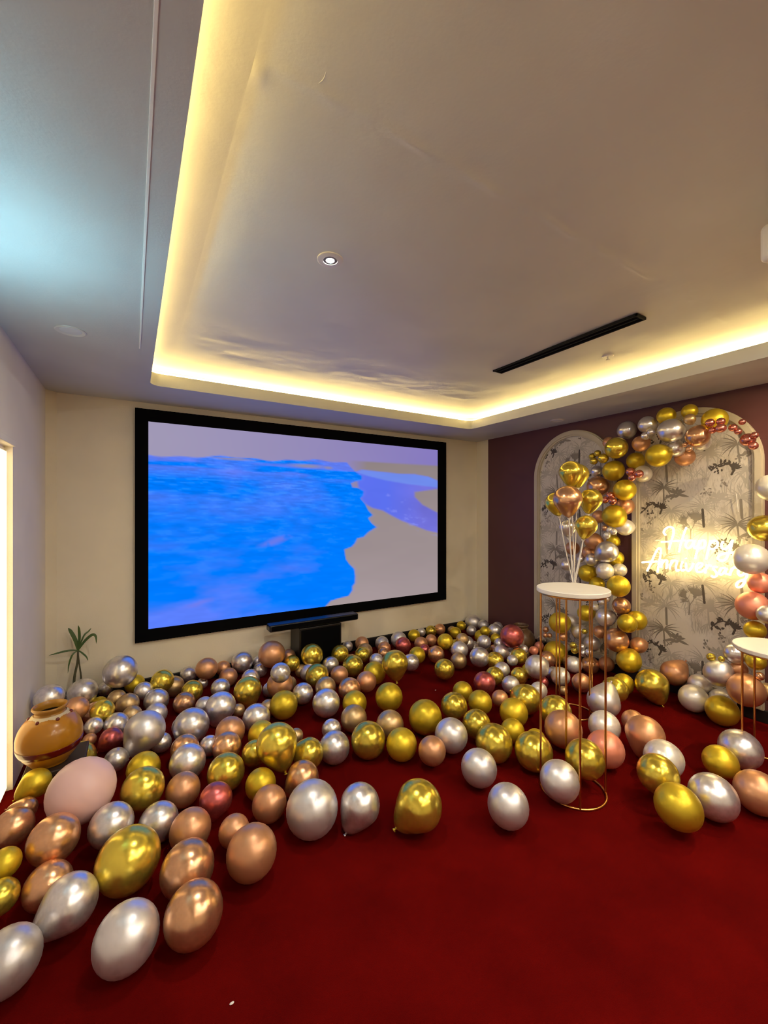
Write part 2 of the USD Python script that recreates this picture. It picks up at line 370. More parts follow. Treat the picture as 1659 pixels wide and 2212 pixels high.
(1.306,3.033,0.117,0.081,'b',(0.17,0.61,-0.78),0,'first satin bronze balloon from the left in the row left of the bare carpet patch'),
(1.200,2.777,0.119,0.099,'S',(0.26,0.72,-0.64),0,'second chrome silver balloon from the left in the row left of the bare carpet patch'),
(1.451,2.905,0.118,0.086,'C',(0.46,0.85,-0.26),0,'only chrome copper balloon in the row left of the bare carpet patch'),
(1.635,2.965,0.115,0.082,'c',(0.50,0.84,-0.21),0,'third satin copper balloon from the left in the heap before the black subwoofer'),
(1.098,2.980,0.136,0.077,'S',(0.23,0.88,-0.42),0,'first chrome silver balloon from the left in the row left of the bare carpet patch'),
(1.392,2.702,0.100,0.089,'g',(0.31,0.92,-0.23),0,'first satin gold balloon from the left in the row left of the bare carpet patch'),
(1.291,2.518,0.094,0.089,'b',(0.42,0.69,-0.59),0,'second satin bronze balloon from the left in the row left of the bare carpet patch'),
(1.121,2.508,0.072,0.063,'S',(0.25,0.69,-0.68),0,'third chrome silver balloon from the left in the row left of the bare carpet patch'),
(1.036,2.274,0.091,0.092,'S',(0.57,0.68,-0.46),0,'fourth chrome silver balloon from the left in the row left of the bare carpet patch'),
(1.234,2.213,0.107,0.106,'G',(0.30,0.73,-0.62),0,'second chrome gold balloon from the left in the row left of the bare carpet patch'),
(1.612,2.579,0.143,0.100,'g',(0.63,0.71,-0.31),0,'second satin gold balloon from the left in the row left of the bare carpet patch'),
(1.685,2.237,0.121,0.111,'g',(0.49,0.69,-0.53),0,'first satin gold balloon from the left in the group left of the tall pedestal'),
(1.457,2.320,0.094,0.091,'b',(-0.16,0.78,-0.60),0,'third satin bronze balloon from the left in the row left of the bare carpet patch'),
(1.391,2.082,0.097,0.093,'g',(0.32,0.60,-0.73),0,'third satin gold balloon from the left in the row left of the bare carpet patch'),
(1.497,1.921,0.106,0.080,'c',(0.60,0.38,-0.70),0,'first satin copper balloon from the left in the group left of the tall pedestal'),
(1.677,1.962,0.127,0.100,'s',(0.37,0.80,-0.46),0,'first satin silver balloon from the left in the group left of the tall pedestal'),
(1.934,2.232,0.135,0.093,'G',(0.75,0.46,-0.48),0,'first chrome gold balloon from the left in the group left of the tall pedestal'),
(2.229,2.471,0.082,0.078,'g',(0.26,0.85,-0.46),0,'second satin gold balloon from the left in the group left of the tall pedestal'),
(2.153,2.201,0.121,0.085,'g',(0.57,0.61,-0.55),0,'third satin gold balloon from the left in the group left of the tall pedestal'),
(1.922,1.997,0.115,0.091,'G',(0.79,0.53,-0.30),0,'second chrome gold balloon from the left in the group left of the tall pedestal'),
(1.863,1.787,0.109,0.109,'G',(0.74,0.34,-0.58),0,'third chrome gold balloon from the left in the group left of the tall pedestal'),
(2.111,1.864,0.079,0.075,'g',(0.42,0.23,-0.88),0,'fourth satin gold balloon from the left in the group left of the tall pedestal'),
(2.273,1.997,0.102,0.096,'g',(0.71,0.34,-0.62),0,'fifth satin gold balloon from the left in the group left of the tall pedestal'),
(2.496,2.077,0.112,0.107,'G',(-0.11,0.99,0.10),0,'fourth chrome gold balloon from the left in the group left of the tall pedestal'),
(1.989,1.601,0.113,0.106,'G',(0.75,0.54,-0.38),0,'fifth chrome gold balloon from the left in the group left of the tall pedestal'),
(2.439,2.444,0.117,0.087,'R',(0.77,0.54,-0.34),0,'only metallic red balloon in the group left of the tall pedestal'),
(2.352,2.196,0.105,0.061,'c',(0.32,0.59,-0.74),0,'second satin copper balloon from the left in the group left of the tall pedestal'),
(2.078,3.865,0.110,0.072,'c',(0.31,0.77,-0.56),0,'second satin copper balloon from the left in the heap before the black subwoofer'),
(2.000,3.658,0.100,0.079,'b',(0.26,0.76,-0.59),0,'second satin bronze balloon from the left in the heap before the black subwoofer'),
(1.906,3.538,0.117,0.074,'G',(0.27,0.91,-0.31),0,'fifth chrome gold balloon from the left in the heap before the black subwoofer'),
(2.306,3.832,0.083,0.075,'s',(0.59,0.81,-0.06),0,'fifth satin silver balloon from the left in the heap before the black subwoofer'),
(2.224,3.650,0.094,0.068,'c',(0.72,0.43,-0.55),0,'only satin copper balloon in the row left of the bare carpet patch'),
(2.131,3.509,0.099,0.059,'C',(0.48,0.46,-0.75),0,'second chrome copper balloon from the left in the heap before the black subwoofer'),
(2.497,3.793,0.101,0.088,'s',(0.33,0.62,-0.72),0,'second satin silver balloon from the left in the row left of the bare carpet patch'),
(2.414,3.587,0.113,0.081,'R',(0.48,0.56,-0.67),0,'only metallic red balloon in the row left of the bare carpet patch'),
(2.750,3.860,0.090,0.070,'g',(0.42,0.70,-0.57),0,'first satin gold balloon from the left in the far corner heap'),
(2.898,3.919,0.093,0.050,'s',(0.61,0.71,-0.35),0,'first satin silver balloon from the left in the far corner heap'),
(3.026,3.903,0.087,0.067,'G',(0.57,0.67,-0.47),0,'first chrome gold balloon from the left in the far corner heap'),
(3.156,3.898,0.094,0.065,'c',(0.40,0.80,-0.44),0,'third satin copper balloon from the left in the far corner heap'),
(2.658,3.605,0.083,0.072,'c',(0.42,0.05,-0.91),0,'first satin copper balloon from the left in the far corner heap'),
(2.825,3.644,0.082,0.064,'c',(0.62,0.78,-0.05),0,'second satin copper balloon from the left in the far corner heap'),
(2.584,3.442,0.076,0.057,'R',(0.63,0.67,-0.38),0,'first metallic red balloon from the left in the far corner heap'),
(2.207,3.151,0.106,0.078,'S',(0.11,0.83,-0.54),0,'fifth chrome silver balloon from the left in the row left of the bare carpet patch'),
(2.367,3.271,0.109,0.080,'g',(0.61,0.72,-0.35),0,'second satin gold balloon from the left in the far corner heap'),
(1.974,3.384,0.097,0.066,'s',(0.63,0.58,-0.52),0,'fourth satin silver balloon from the left in the heap before the black subwoofer'),
(1.867,2.894,0.240,0.110,'G',(0.03,-0.14,-0.99),1,'chrome gold teardrop balloon pointing down, facing the bare carpet patch'),
(1.797,3.115,0.103,0.097,'g',(0.31,0.95,-0.06),0,'only satin gold balloon in the heap before the black subwoofer'),
(2.547,3.205,0.105,0.082,'C',(0.40,0.89,-0.20),0,'first chrome copper balloon from the left in the far corner heap'),
(2.358,2.850,0.111,0.089,'G',(0.55,0.64,-0.54),0,'second chrome gold balloon from the left in the far corner heap'),
(3.470,3.871,0.096,0.058,'g',(0.50,0.77,-0.40),0,'sixth satin gold balloon from the left in the far corner heap'),
(3.270,3.749,0.070,0.069,'g',(0.70,0.60,-0.38),0,'fourth satin gold balloon from the left in the far corner heap'),
(3.665,3.870,0.110,0.100,'s',(0.28,0.88,-0.39),0,'fourth satin silver balloon from the left in the far corner heap'),
(3.492,3.715,0.071,0.061,'s',(0.18,0.98,-0.12),0,'third satin silver balloon from the left in the far corner heap'),
(3.682,3.707,0.111,0.067,'s',(0.65,0.65,-0.40),0,'fifth satin silver balloon from the left in the far corner heap'),
(3.470,3.320,0.171,0.076,'S',(0.58,0.80,-0.15),0,'fifth chrome silver balloon from the left in the far corner heap'),
(3.750,3.541,0.120,0.062,'s',(0.73,0.55,-0.41),0,'seventh satin silver balloon from the left in the far corner heap'),
(3.355,3.355,0.175,0.053,'g',(0.53,0.85,-0.01),0,'eighth satin gold balloon from the left in the far corner heap'),
(2.697,3.246,0.194,0.080,'g',(0.65,0.75,-0.12),0,'third satin gold balloon from the left in the far corner heap'),
(2.844,3.155,0.216,0.064,'b',(0.57,0.61,-0.55),0,'fourth satin bronze balloon from the left in the far corner heap'),
(2.940,3.194,0.150,0.075,'S',(0.62,0.64,-0.45),0,'second chrome silver balloon from the left in the far corner heap'),
(2.740,3.082,0.149,0.084,'s',(0.14,0.93,-0.33),0,'second satin silver balloon from the left in the far corner heap'),
(3.370,3.427,0.094,0.075,'g',(0.82,0.36,-0.45),0,'seventh satin gold balloon from the left in the far corner heap'),
(3.038,3.049,0.188,0.069,'s',(0.93,0.21,-0.31),0,'sixth satin silver balloon from the left in the far corner heap'),
(3.089,3.099,0.101,0.071,'b',(0.85,0.47,-0.22),0,'fifth satin bronze balloon from the left in the far corner heap'),
(2.762,2.831,0.151,0.091,'S',(0.47,0.84,-0.27),0,'fourth chrome silver balloon from the left in the far corner heap'),
(2.637,2.976,0.096,0.077,'b',(0.47,0.87,-0.17),0,'third satin bronze balloon from the left in the far corner heap'),
(3.392,3.229,0.117,0.057,'g',(0.84,0.26,-0.48),0,'ninth satin gold balloon from the left in the far corner heap'),
(3.174,2.969,0.169,0.058,'S',(0.68,0.66,-0.33),0,'sixth chrome silver balloon from the left in the far corner heap'),
(3.097,2.877,0.123,0.074,'s',(0.86,0.33,-0.38),0,'eighth satin silver balloon from the left in the far corner heap'),
(3.171,2.808,0.288,0.112,'R',(0.40,0.73,-0.56),0,'large magenta red balloon on top of the far corner heap'),
(2.894,2.764,0.112,0.082,'G',(0.60,0.80,0.04),0,'fourth chrome gold balloon from the left in the far corner heap'),
(3.085,2.651,0.155,0.075,'G',(0.67,0.69,-0.25),0,'fifth chrome gold balloon from the left in the far corner heap'),
(2.977,2.631,0.140,0.050,'s',(0.44,0.84,-0.31),0,'tenth satin silver balloon from the left in the far corner heap'),
(2.839,2.629,0.080,0.072,'s',(0.70,0.72,-0.01),0,'ninth satin silver balloon from the left in the far corner heap'),
(2.657,2.543,0.093,0.077,'G',(0.69,0.63,-0.35),0,'third chrome gold balloon from the left in the far corner heap'),
(2.875,2.464,0.077,0.072,'G',(0.59,0.78,-0.19),0,'sixth chrome gold balloon from the left in the far corner heap'),
(2.955,2.344,0.179,0.098,'s',(0.78,0.58,-0.24),0,'first satin silver balloon from the left around the tall round pedestal'),
(2.673,2.380,0.072,0.072,'s',(0.46,0.60,-0.65),0,'second satin silver balloon from the left in the group left of the tall pedestal'),
(2.734,2.151,0.097,0.064,'W',(0.77,0.34,-0.54),0,'first pearl white balloon from the left around the tall round pedestal'),
(3.526,2.385,0.075,0.075,'W',(0.87,0.42,-0.27),0,'third pearl white balloon from the left around the tall round pedestal'),
(3.106,2.225,0.105,0.077,'W',(0.80,0.58,-0.11),0,'second pearl white balloon from the left around the tall round pedestal'),
(3.096,2.029,0.131,0.066,'c',(0.75,0.13,-0.65),0,'second satin copper balloon from the left around the tall round pedestal'),
(2.909,1.731,0.135,0.112,'s',(0.65,0.01,0.76),1,'fourth satin silver balloon from the left around the tall round pedestal'),
(3.176,1.801,0.133,0.094,'G',(0.71,0.68,-0.19),0,'third chrome gold balloon from the left around the tall round pedestal'),
(3.423,1.872,0.099,0.081,'g',(0.95,0.18,-0.25),0,'first satin gold balloon from the left on the carpet right of the tall pedestal'),
(2.485,1.819,0.131,0.105,'G',(0.74,0.19,-0.64),0,'first chrome gold balloon from the left around the tall round pedestal'),
(2.170,1.730,0.075,0.058,'g',(0.39,0.37,-0.84),0,'sixth satin gold balloon from the left in the group left of the tall pedestal'),
(2.320,1.642,0.133,0.112,'c',(0.66,0.51,-0.55),0,'first satin copper balloon from the left around the tall round pedestal'),
(2.622,1.556,0.107,0.096,'W',(0.64,0.44,-0.63),0,'fourth pearl white balloon from the left around the tall round pedestal'),
(2.368,1.399,0.112,0.102,'o',(0.68,0.30,-0.67),0,'only satin coral balloon around the tall round pedestal'),
(2.674,1.333,0.141,0.108,'c',(-0.23,0.07,-0.97),1,'second satin copper balloon from the left on the carpet right of the tall pedestal'),
(2.924,1.534,0.072,0.071,'c',(0.56,0.55,-0.62),0,'first satin copper balloon from the left on the carpet right of the tall pedestal'),
(2.544,1.169,0.118,0.098,'W',(0.96,-0.24,-0.11),0,'only pearl white balloon on the carpet right of the tall pedestal'),
(2.326,1.095,0.143,0.096,'G',(0.63,0.31,-0.72),0,'second chrome gold balloon from the left on the carpet right of the tall pedestal'),
(2.165,0.933,0.133,0.097,'g',(0.64,-0.27,-0.72),0,'satin gold balloon nearest the camera at the right'),
(2.425,0.893,0.109,0.103,'S',(0.69,-0.19,-0.70),0,'first chrome silver balloon from the left on the carpet right of the tall pedestal'),
(2.668,0.795,0.101,0.100,'c',(0.74,0.28,-0.61),0,'fourth satin copper balloon from the left on the carpet right of the tall pedestal'),
(2.976,0.967,0.143,0.104,'S',(0.86,0.48,-0.18),0,'second chrome silver balloon from the left on the carpet right of the tall pedestal'),
(2.781,0.991,0.118,0.084,'g',(0.86,-0.02,-0.51),0,'third satin gold balloon from the left on the carpet right of the tall pedestal'),
(2.112,1.362,0.152,0.101,'G',(0.79,0.41,-0.46),0,'chrome gold balloon inside the legs of the tall pedestal'),
(1.880,1.351,0.119,0.096,'s',(0.30,-0.04,-0.95),0,'satin silver balloon inside the front ring of the tall pedestal'),
(3.476,1.679,0.147,0.118,'G',(0.13,-0.41,-0.90),1,'chrome gold teardrop balloon lying at the foot of the right arch'),
(3.724,1.632,0.208,0.098,'c',(0.66,-0.33,0.68),1,'satin copper balloon leaning on the wallpaper of the right arch'),
(3.020,2.138,0.036,0.036,'b',(0.74,0.39,-0.55),0,'first satin bronze balloon from the left around the tall round pedestal'),
(2.997,2.318,0.047,0.047,'R',(0.34,0.90,-0.29),0,'only metallic red balloon around the tall round pedestal'),
(3.350,2.904,0.183,0.076,'S',(0.83,0.45,-0.34),0,'ninth chrome silver balloon from the left in the far corner heap'),
(3.781,3.122,0.126,0.048,'o',(0.41,0.91,0.06),0,'second tiny satin coral balloon from the left in the far corner heap'),
(3.716,3.140,0.065,0.033,'o',(0.57,0.71,-0.41),0,'first tiny satin coral balloon from the left in the far corner heap'),
(3.753,3.059,0.064,0.041,'o',(0.73,-0.12,-0.67),0,'third tiny satin coral balloon from the left in the far corner heap'),
(3.578,2.810,0.119,0.048,'o',(0.80,0.16,-0.58),0,'only tiny satin coral balloon around the tall round pedestal'),
(3.345,2.690,0.150,0.043,'o',(-0.17,0.94,-0.30),0,'only tiny satin coral balloon in the group left of the tall pedestal'),
(3.272,2.850,0.199,0.033,'S',(0.66,0.50,-0.56),0,'only tiny chrome silver balloon in the far corner heap'),
(3.298,2.773,0.148,0.044,'s',(0.69,0.51,-0.51),0,'eleventh satin silver balloon from the left in the far corner heap'),
(0.153,3.831,0.063,0.063,'C',(0.03,1.00,-0.07),0,'only chrome copper balloon at the back of the left heap'),
(0.062,2.974,0.065,0.065,'S',(-0.30,0.75,-0.59),0,'second chrome silver balloon from the left in the middle of the left heap'),
(0.284,3.091,0.060,0.060,'s',(-0.45,0.46,-0.77),0,'third satin silver balloon from the left in the middle of the left heap'),
(-0.226,3.584,0.074,0.074,'C',(-0.38,0.81,-0.44),0,'only chrome copper balloon around the yellow clay pot'),
(0.856,3.041,0.061,0.061,'b',(-0.06,0.83,-0.55),0,'fourth satin bronze balloon from the left in the middle of the left heap'),
(0.408,2.739,0.060,0.060,'S',(0.24,0.78,-0.58),0,'seventh chrome silver balloon from the left in the middle of the left heap'),
(-0.114,3.679,0.060,0.060,'S',(0.22,0.86,-0.46),0,'fourth chrome silver balloon from the left around the yellow clay pot'),
(1.128,3.381,0.060,0.060,'b',(0.16,0.77,-0.61),0,'second satin bronze balloon from the left at the back of the left heap'),
(0.013,3.129,0.059,0.059,'S',(0.05,0.88,-0.47),0,'first chrome silver balloon from the left in the middle of the left heap'),
(0.957,3.354,0.059,0.059,'s',(0.70,0.58,-0.41),0,'second satin silver balloon from the left at the back of the left heap'),
(-0.210,3.740,0.061,0.061,'g',(-0.17,0.67,-0.73),0,'only satin gold balloon around the yellow clay pot'),
(0.594,3.241,0.062,0.062,'c',(0.01,0.75,-0.66),0,'first satin copper balloon from the left in the middle of the left heap'),
(1.315,3.600,0.059,0.059,'b',(0.33,0.77,-0.55),0,'first satin bronze balloon from the left in the heap before the black subwoofer'),
(1.142,3.096,0.075,0.075,'s',(0.47,0.78,-0.41),0,'first satin silver balloon from the left in the row left of the bare carpet patch'),
(1.605,3.639,0.059,0.059,'s',(0.65,0.72,-0.24),0,'second satin silver balloon from the left in the heap before the black subwoofer'),
(1.822,3.604,0.059,0.059,'C',(0.80,0.39,-0.46),0,'first chrome copper balloon from the left in the heap before the black subwoofer'),
(3.255,2.786,0.063,0.063,'c',(0.54,0.70,-0.46),0,'fourth satin copper balloon from the left in the far corner heap'),
(3.208,3.060,0.065,0.065,'C',(0.61,0.78,-0.12),0,'third chrome copper balloon from the left in the far corner heap'),
(2.915,3.340,0.077,0.077,'g',(0.80,0.53,-0.27),0,'fifth satin gold balloon from the left in the far corner heap'),
(3.073,3.237,0.070,0.070,'S',(0.94,0.31,0.13),0,'third chrome silver balloon from the left in the far corner heap'),
(2.928,3.531,0.076,0.076,'b',(0.74,0.68,0.02),0,'first satin bronze balloon from the left in the far corner heap'),
(3.611,3.350,0.060,0.060,'S',(0.86,0.30,-0.40),0,'seventh chrome silver balloon from the left in the far corner heap'),
(3.674,3.213,0.059,0.059,'b',(0.80,0.33,-0.50),0,'sixth satin bronze balloon from the left in the far corner heap'),
(3.251,2.905,0.067,0.067,'S',(0.40,0.89,-0.21),0,'eighth chrome silver balloon from the left in the far corner heap'),
(3.501,3.448,0.063,0.063,'C',(0.65,0.74,-0.18),0,'second chrome copper balloon from the left in the far corner heap'),
(3.375,2.852,0.066,0.066,'S',(0.86,0.23,-0.45),0,'tenth chrome silver balloon from the left in the far corner heap'),
(3.166,3.449,0.058,0.058,'S',(0.44,0.90,0.06),0,'first chrome silver balloon from the left in the far corner heap'),
(3.313,3.859,0.058,0.058,'b',(0.68,0.65,-0.35),0,'second satin bronze balloon from the left in the far corner heap'),
(3.183,2.348,0.066,0.066,'S',(0.63,0.53,-0.56),0,'first chrome silver balloon from the left around the tall round pedestal'),
(3.300,2.559,0.064,0.064,'s',(0.59,0.78,-0.20),0,'second satin silver balloon from the left around the tall round pedestal'),
(3.055,2.510,0.067,0.067,'g',(0.41,0.32,-0.85),0,'tenth satin gold balloon from the left in the far corner heap'),
(3.419,2.595,0.079,0.079,'C',(0.43,0.82,-0.39),0,'only chrome copper balloon around the tall round pedestal'),
(3.198,2.092,0.077,0.077,'S',(0.65,0.42,-0.63),0,'second chrome silver balloon from the left around the tall round pedestal'),
(3.593,2.480,0.061,0.061,'b',(0.68,0.40,-0.61),0,'second satin bronze balloon from the left around the tall round pedestal'),
]
ARCH_GARLAND = [
(3.602,2.635,0.099,0.115,'g',(0.85,0.50,-0.18),0),
(3.583,2.574,0.415,0.102,'g',(0.61,0.50,-0.61),0),
(3.733,2.540,0.418,0.068,'s',(0.96,-0.26,0.11),0),
(3.655,2.347,0.547,0.076,'g',(0.88,-0.45,0.16),0),
(3.655,2.253,0.623,0.033,'W',(0.29,-0.62,-0.73),0),
(3.655,2.157,0.548,0.082,'s',(0.84,-0.53,0.14),0),
(3.655,2.016,0.679,0.074,'C',(0.96,0.29,-0.06),0),
(3.546,1.906,0.567,0.077,'g',(0.92,0.05,-0.38),0),
(3.692,1.909,0.570,0.082,'g',(0.42,0.74,-0.53),0),
(3.696,2.444,0.344,0.072,'s',(0.98,0.13,-0.12),0),
(3.725,2.252,0.383,0.059,'c',(0.80,0.40,-0.45),0),
(3.585,2.317,0.393,0.025,'G',(0.71,-0.69,0.11),0),
(3.725,2.330,0.253,0.073,'s',(0.96,0.01,-0.29),0),
(3.587,2.022,0.388,0.099,'C',(0.67,0.54,0.51),0),
(3.725,1.908,0.354,0.067,'c',(0.83,-0.51,0.24),0),
(3.583,1.913,0.245,0.096,'g',(0.79,0.09,0.60),0),
(3.512,2.381,0.258,0.031,'G',(0.90,-0.31,-0.31),1),
(3.538,2.385,0.206,0.033,'G',(0.97,0.06,0.25),1),
(3.519,2.297,0.265,0.028,'S',(0.88,-0.44,0.15),1),
(3.531,2.297,0.209,0.034,'S',(0.95,0.11,-0.28),1),
(3.525,2.230,0.233,0.034,'S',(0.96,-0.24,0.14),1),
(3.644,2.298,0.076,0.079,'C',(0.83,0.55,0.08),0),
(3.727,2.193,0.101,0.068,'c',(0.99,0.10,0.07),0),
(3.525,2.692,0.329,0.030,'C',(1.00,0.07,0.06),1),
(3.525,2.697,0.271,0.025,'C',(0.80,0.56,-0.23),1),
(3.525,2.646,0.282,0.024,'C',(0.84,0.45,-0.30),1),
(3.595,2.545,0.283,0.041,'C',(0.99,0.15,0.04),1),
(3.725,2.898,0.143,0.044,'S',(0.80,-0.19,0.56),0),
(3.742,2.620,0.128,0.041,'W',(0.54,0.33,-0.78),0),
(3.585,2.020,2.055,0.092,'G',(0.92,0.36,0.17),0),
(3.725,2.167,2.135,0.053,'c',(0.84,0.44,-0.32),0),
(3.722,2.005,2.218,0.078,'S',(0.65,0.11,0.76),0),
(3.655,1.802,2.224,0.070,'S',(0.99,-0.05,0.15),0),
(3.529,1.757,2.113,0.030,'S',(0.65,-0.30,-0.70),1),
(3.521,1.710,2.135,0.027,'S',(0.57,-0.77,-0.28),1),
(3.655,1.855,2.074,0.066,'c',(0.68,-0.62,0.40),0),
(3.727,1.933,1.942,0.073,'g',(0.78,0.02,0.62),0),
(3.655,2.086,1.865,0.090,'g',(0.76,-0.14,0.63),0),
(3.605,2.253,2.009,0.029,'G',(0.42,-0.67,0.61),1),
(3.595,2.195,2.030,0.030,'G',(0.92,0.26,0.28),1),
(3.595,2.143,1.979,0.044,'G',(0.99,-0.12,0.01),1),
(3.585,2.225,1.962,0.033,'G',(0.92,0.23,0.31),1),
(3.725,2.285,1.881,0.052,'S',(0.46,0.22,0.86),0),
(3.719,1.869,1.825,0.071,'W',(0.56,0.55,0.62),0),
(3.536,1.875,1.834,0.036,'r',(0.91,-0.19,0.38),1),
(3.525,1.800,1.810,0.033,'r',(1.00,0.00,-0.08),1),
(3.514,1.851,1.783,0.030,'r',(0.85,0.38,0.37),1),
(3.703,2.258,1.738,0.097,'C',(0.98,-0.05,0.17),0),
(3.585,1.949,1.687,0.089,'g',(0.87,0.47,0.14),0),
(3.529,2.042,1.641,0.034,'r',(0.76,-0.57,-0.30),1),
(3.534,2.089,1.606,0.031,'r',(0.79,0.53,0.31),1),
(3.512,2.012,1.592,0.032,'r',(0.93,-0.32,0.18),1),
(3.724,2.024,1.550,0.076,'c',(0.91,0.09,0.40),0),
(3.585,2.039,1.464,0.098,'g',(0.77,-0.20,-0.61),0),
(3.725,2.263,1.457,0.060,'c',(0.73,-0.68,-0.04),0),
(3.725,2.023,1.365,0.073,'W',(0.88,-0.48,-0.04),0),
(3.525,2.091,1.360,0.024,'C',(0.65,0.74,0.17),1),
(3.529,2.048,1.341,0.025,'W',(0.17,0.73,0.67),1),
(3.517,2.004,1.331,0.026,'W',(0.93,-0.22,0.29),1),
(3.529,2.071,1.297,0.030,'W',(0.92,0.13,-0.37),1),
(3.725,2.129,1.241,0.055,'g',(0.60,-0.58,-0.56),0),
(3.655,2.273,1.231,0.078,'c',(0.74,-0.61,-0.27),0),
(3.725,2.534,1.142,0.067,'c',(0.97,0.09,-0.22),0),
(3.727,2.363,1.111,0.068,'c',(-0.14,-0.52,-0.84),0),
(3.585,2.104,1.149,0.093,'S',(-0.34,0.67,-0.66),0),
(3.731,2.108,1.083,0.069,'g',(0.62,0.79,0.04),0),
(3.653,2.286,1.055,0.061,'S',(0.98,0.11,-0.19),0),
(3.655,2.404,1.049,0.030,'s',(0.70,-0.23,0.68),0),
(3.655,2.552,0.977,0.055,'S',(0.62,-0.58,-0.53),0),
(3.663,2.336,0.924,0.081,'g',(0.91,-0.12,0.39),0),
(3.585,2.122,0.977,0.073,'W',(0.90,0.41,-0.12),0),
(3.699,2.056,0.984,0.060,'W',(0.97,0.08,0.22),0),
(3.647,2.233,0.834,0.068,'g',(0.04,0.59,-0.81),0),
(3.585,2.002,0.860,0.092,'g',(0.70,0.62,-0.37),0),
(3.595,2.108,0.728,0.025,'s',(0.96,0.03,-0.27),1),
(3.595,2.156,0.693,0.030,'s',(0.80,-0.16,0.58),1),
(3.655,1.659,2.268,0.068,'g',(0.97,0.19,-0.11),0),
(3.577,1.590,2.130,0.094,'S',(0.84,0.42,-0.33),0),
(3.655,1.497,2.272,0.055,'g',(0.73,0.51,0.45),0),
(3.585,1.467,2.198,0.040,'b',(0.66,-0.11,-0.74),0),
(3.655,1.337,2.177,0.082,'g',(0.91,-0.04,-0.41),0),
(3.561,1.407,2.057,0.078,'C',(0.41,-0.43,0.81),0),
(3.679,1.427,2.022,0.058,'W',(0.76,-0.38,0.52),0),
(3.630,1.580,1.997,0.062,'S',(0.76,-0.24,-0.61),0),
(3.525,1.475,2.001,0.017,'C',(0.98,-0.20,-0.05),1),
(3.525,1.446,1.965,0.020,'C',(0.60,0.52,0.61),1),
(3.730,1.561,1.935,0.071,'c',(0.99,-0.05,0.09),0),
(3.538,1.663,1.944,0.089,'g',(0.79,-0.48,0.38),0),
(3.525,1.317,2.137,0.029,'r',(0.98,0.15,0.08),1),
(3.535,1.257,2.136,0.027,'r',(0.76,0.28,0.58),1),
(3.515,1.251,2.086,0.032,'r',(0.88,-0.48,0.08),1),
(3.525,1.303,2.081,0.024,'r',(0.76,0.49,-0.44),1),
(3.597,1.209,2.090,0.026,'r',(0.84,0.37,0.40),1),
(3.595,1.157,2.121,0.021,'r',(0.75,0.49,0.44),1),
(3.593,1.179,2.058,0.022,'r',(0.60,0.71,0.38),1),
(3.614,1.133,1.996,0.044,'r',(0.94,-0.33,0.04),1),
(3.582,1.086,2.017,0.023,'r',(0.86,0.11,0.50),1),
(3.589,1.095,1.948,0.028,'r',(0.96,-0.17,-0.23),1),
]
COLUMN_GARLAND = [
(3.620,1.051,1.392,0.087,'G',(0.97,-0.22,0.07),0),
(3.550,1.094,1.185,0.102,'W',(0.90,0.38,0.20),0),
(3.690,1.090,1.013,0.071,'o',(0.97,-0.12,0.20),0),
(3.631,1.113,0.858,0.095,'o',(0.98,0.16,0.12),0),
(3.539,1.007,0.832,0.060,'S',(0.37,-0.86,0.34),0),
(3.620,1.096,0.696,0.062,'g',(0.96,0.07,-0.26),0),
(3.550,0.989,1.658,0.087,'W',(0.96,0.28,0.03),0),
(3.583,1.442,0.109,0.097,'W',(0.97,0.05,-0.24),0),
(3.721,1.457,0.176,0.077,'s',(0.97,-0.22,0.09),0),
(3.559,1.281,0.353,0.089,'s',(0.32,-0.44,0.84),0),
(3.694,1.306,0.116,0.084,'s',(0.91,0.00,0.41),0),
(3.539,1.251,0.106,0.100,'g',(0.75,0.65,-0.08),0),
(3.618,1.206,0.506,0.069,'S',(0.69,-0.05,-0.72),0),
(3.560,1.324,0.456,0.028,'G',(0.61,0.70,-0.37),1),
(3.560,1.262,0.461,0.020,'G',(1.00,-0.01,-0.04),1),
(3.642,1.191,0.396,0.053,'c',(0.88,0.09,0.47),0),
(3.525,1.114,0.303,0.105,'c',(0.75,0.36,0.55),0),
(3.616,1.090,0.488,0.058,'g',(0.85,0.39,0.35),0),
(3.560,1.054,0.409,0.027,'C',(0.88,-0.22,0.43),1),
(3.690,1.049,0.277,0.056,'b',(0.77,0.37,0.52),0),
]
STICK_BALLOONS = [
(2.806,1.922,1.797,0.085,'G',(0.02,-0.02,-1.00)),
(2.943,1.956,1.789,0.081,'G',(-0.14,-0.06,-0.99)),
(2.693,1.871,1.591,0.100,'C',(0.21,0.06,-0.98)),
(2.711,1.980,1.570,0.078,'G',(0.19,-0.12,-0.97)),
(2.932,1.845,1.591,0.082,'G',(-0.17,0.10,-0.98)),
(2.808,1.801,1.400,0.076,'G',(0.04,0.25,-0.97)),
(2.876,1.998,1.380,0.061,'S',(-0.12,-0.22,-0.97)),
]
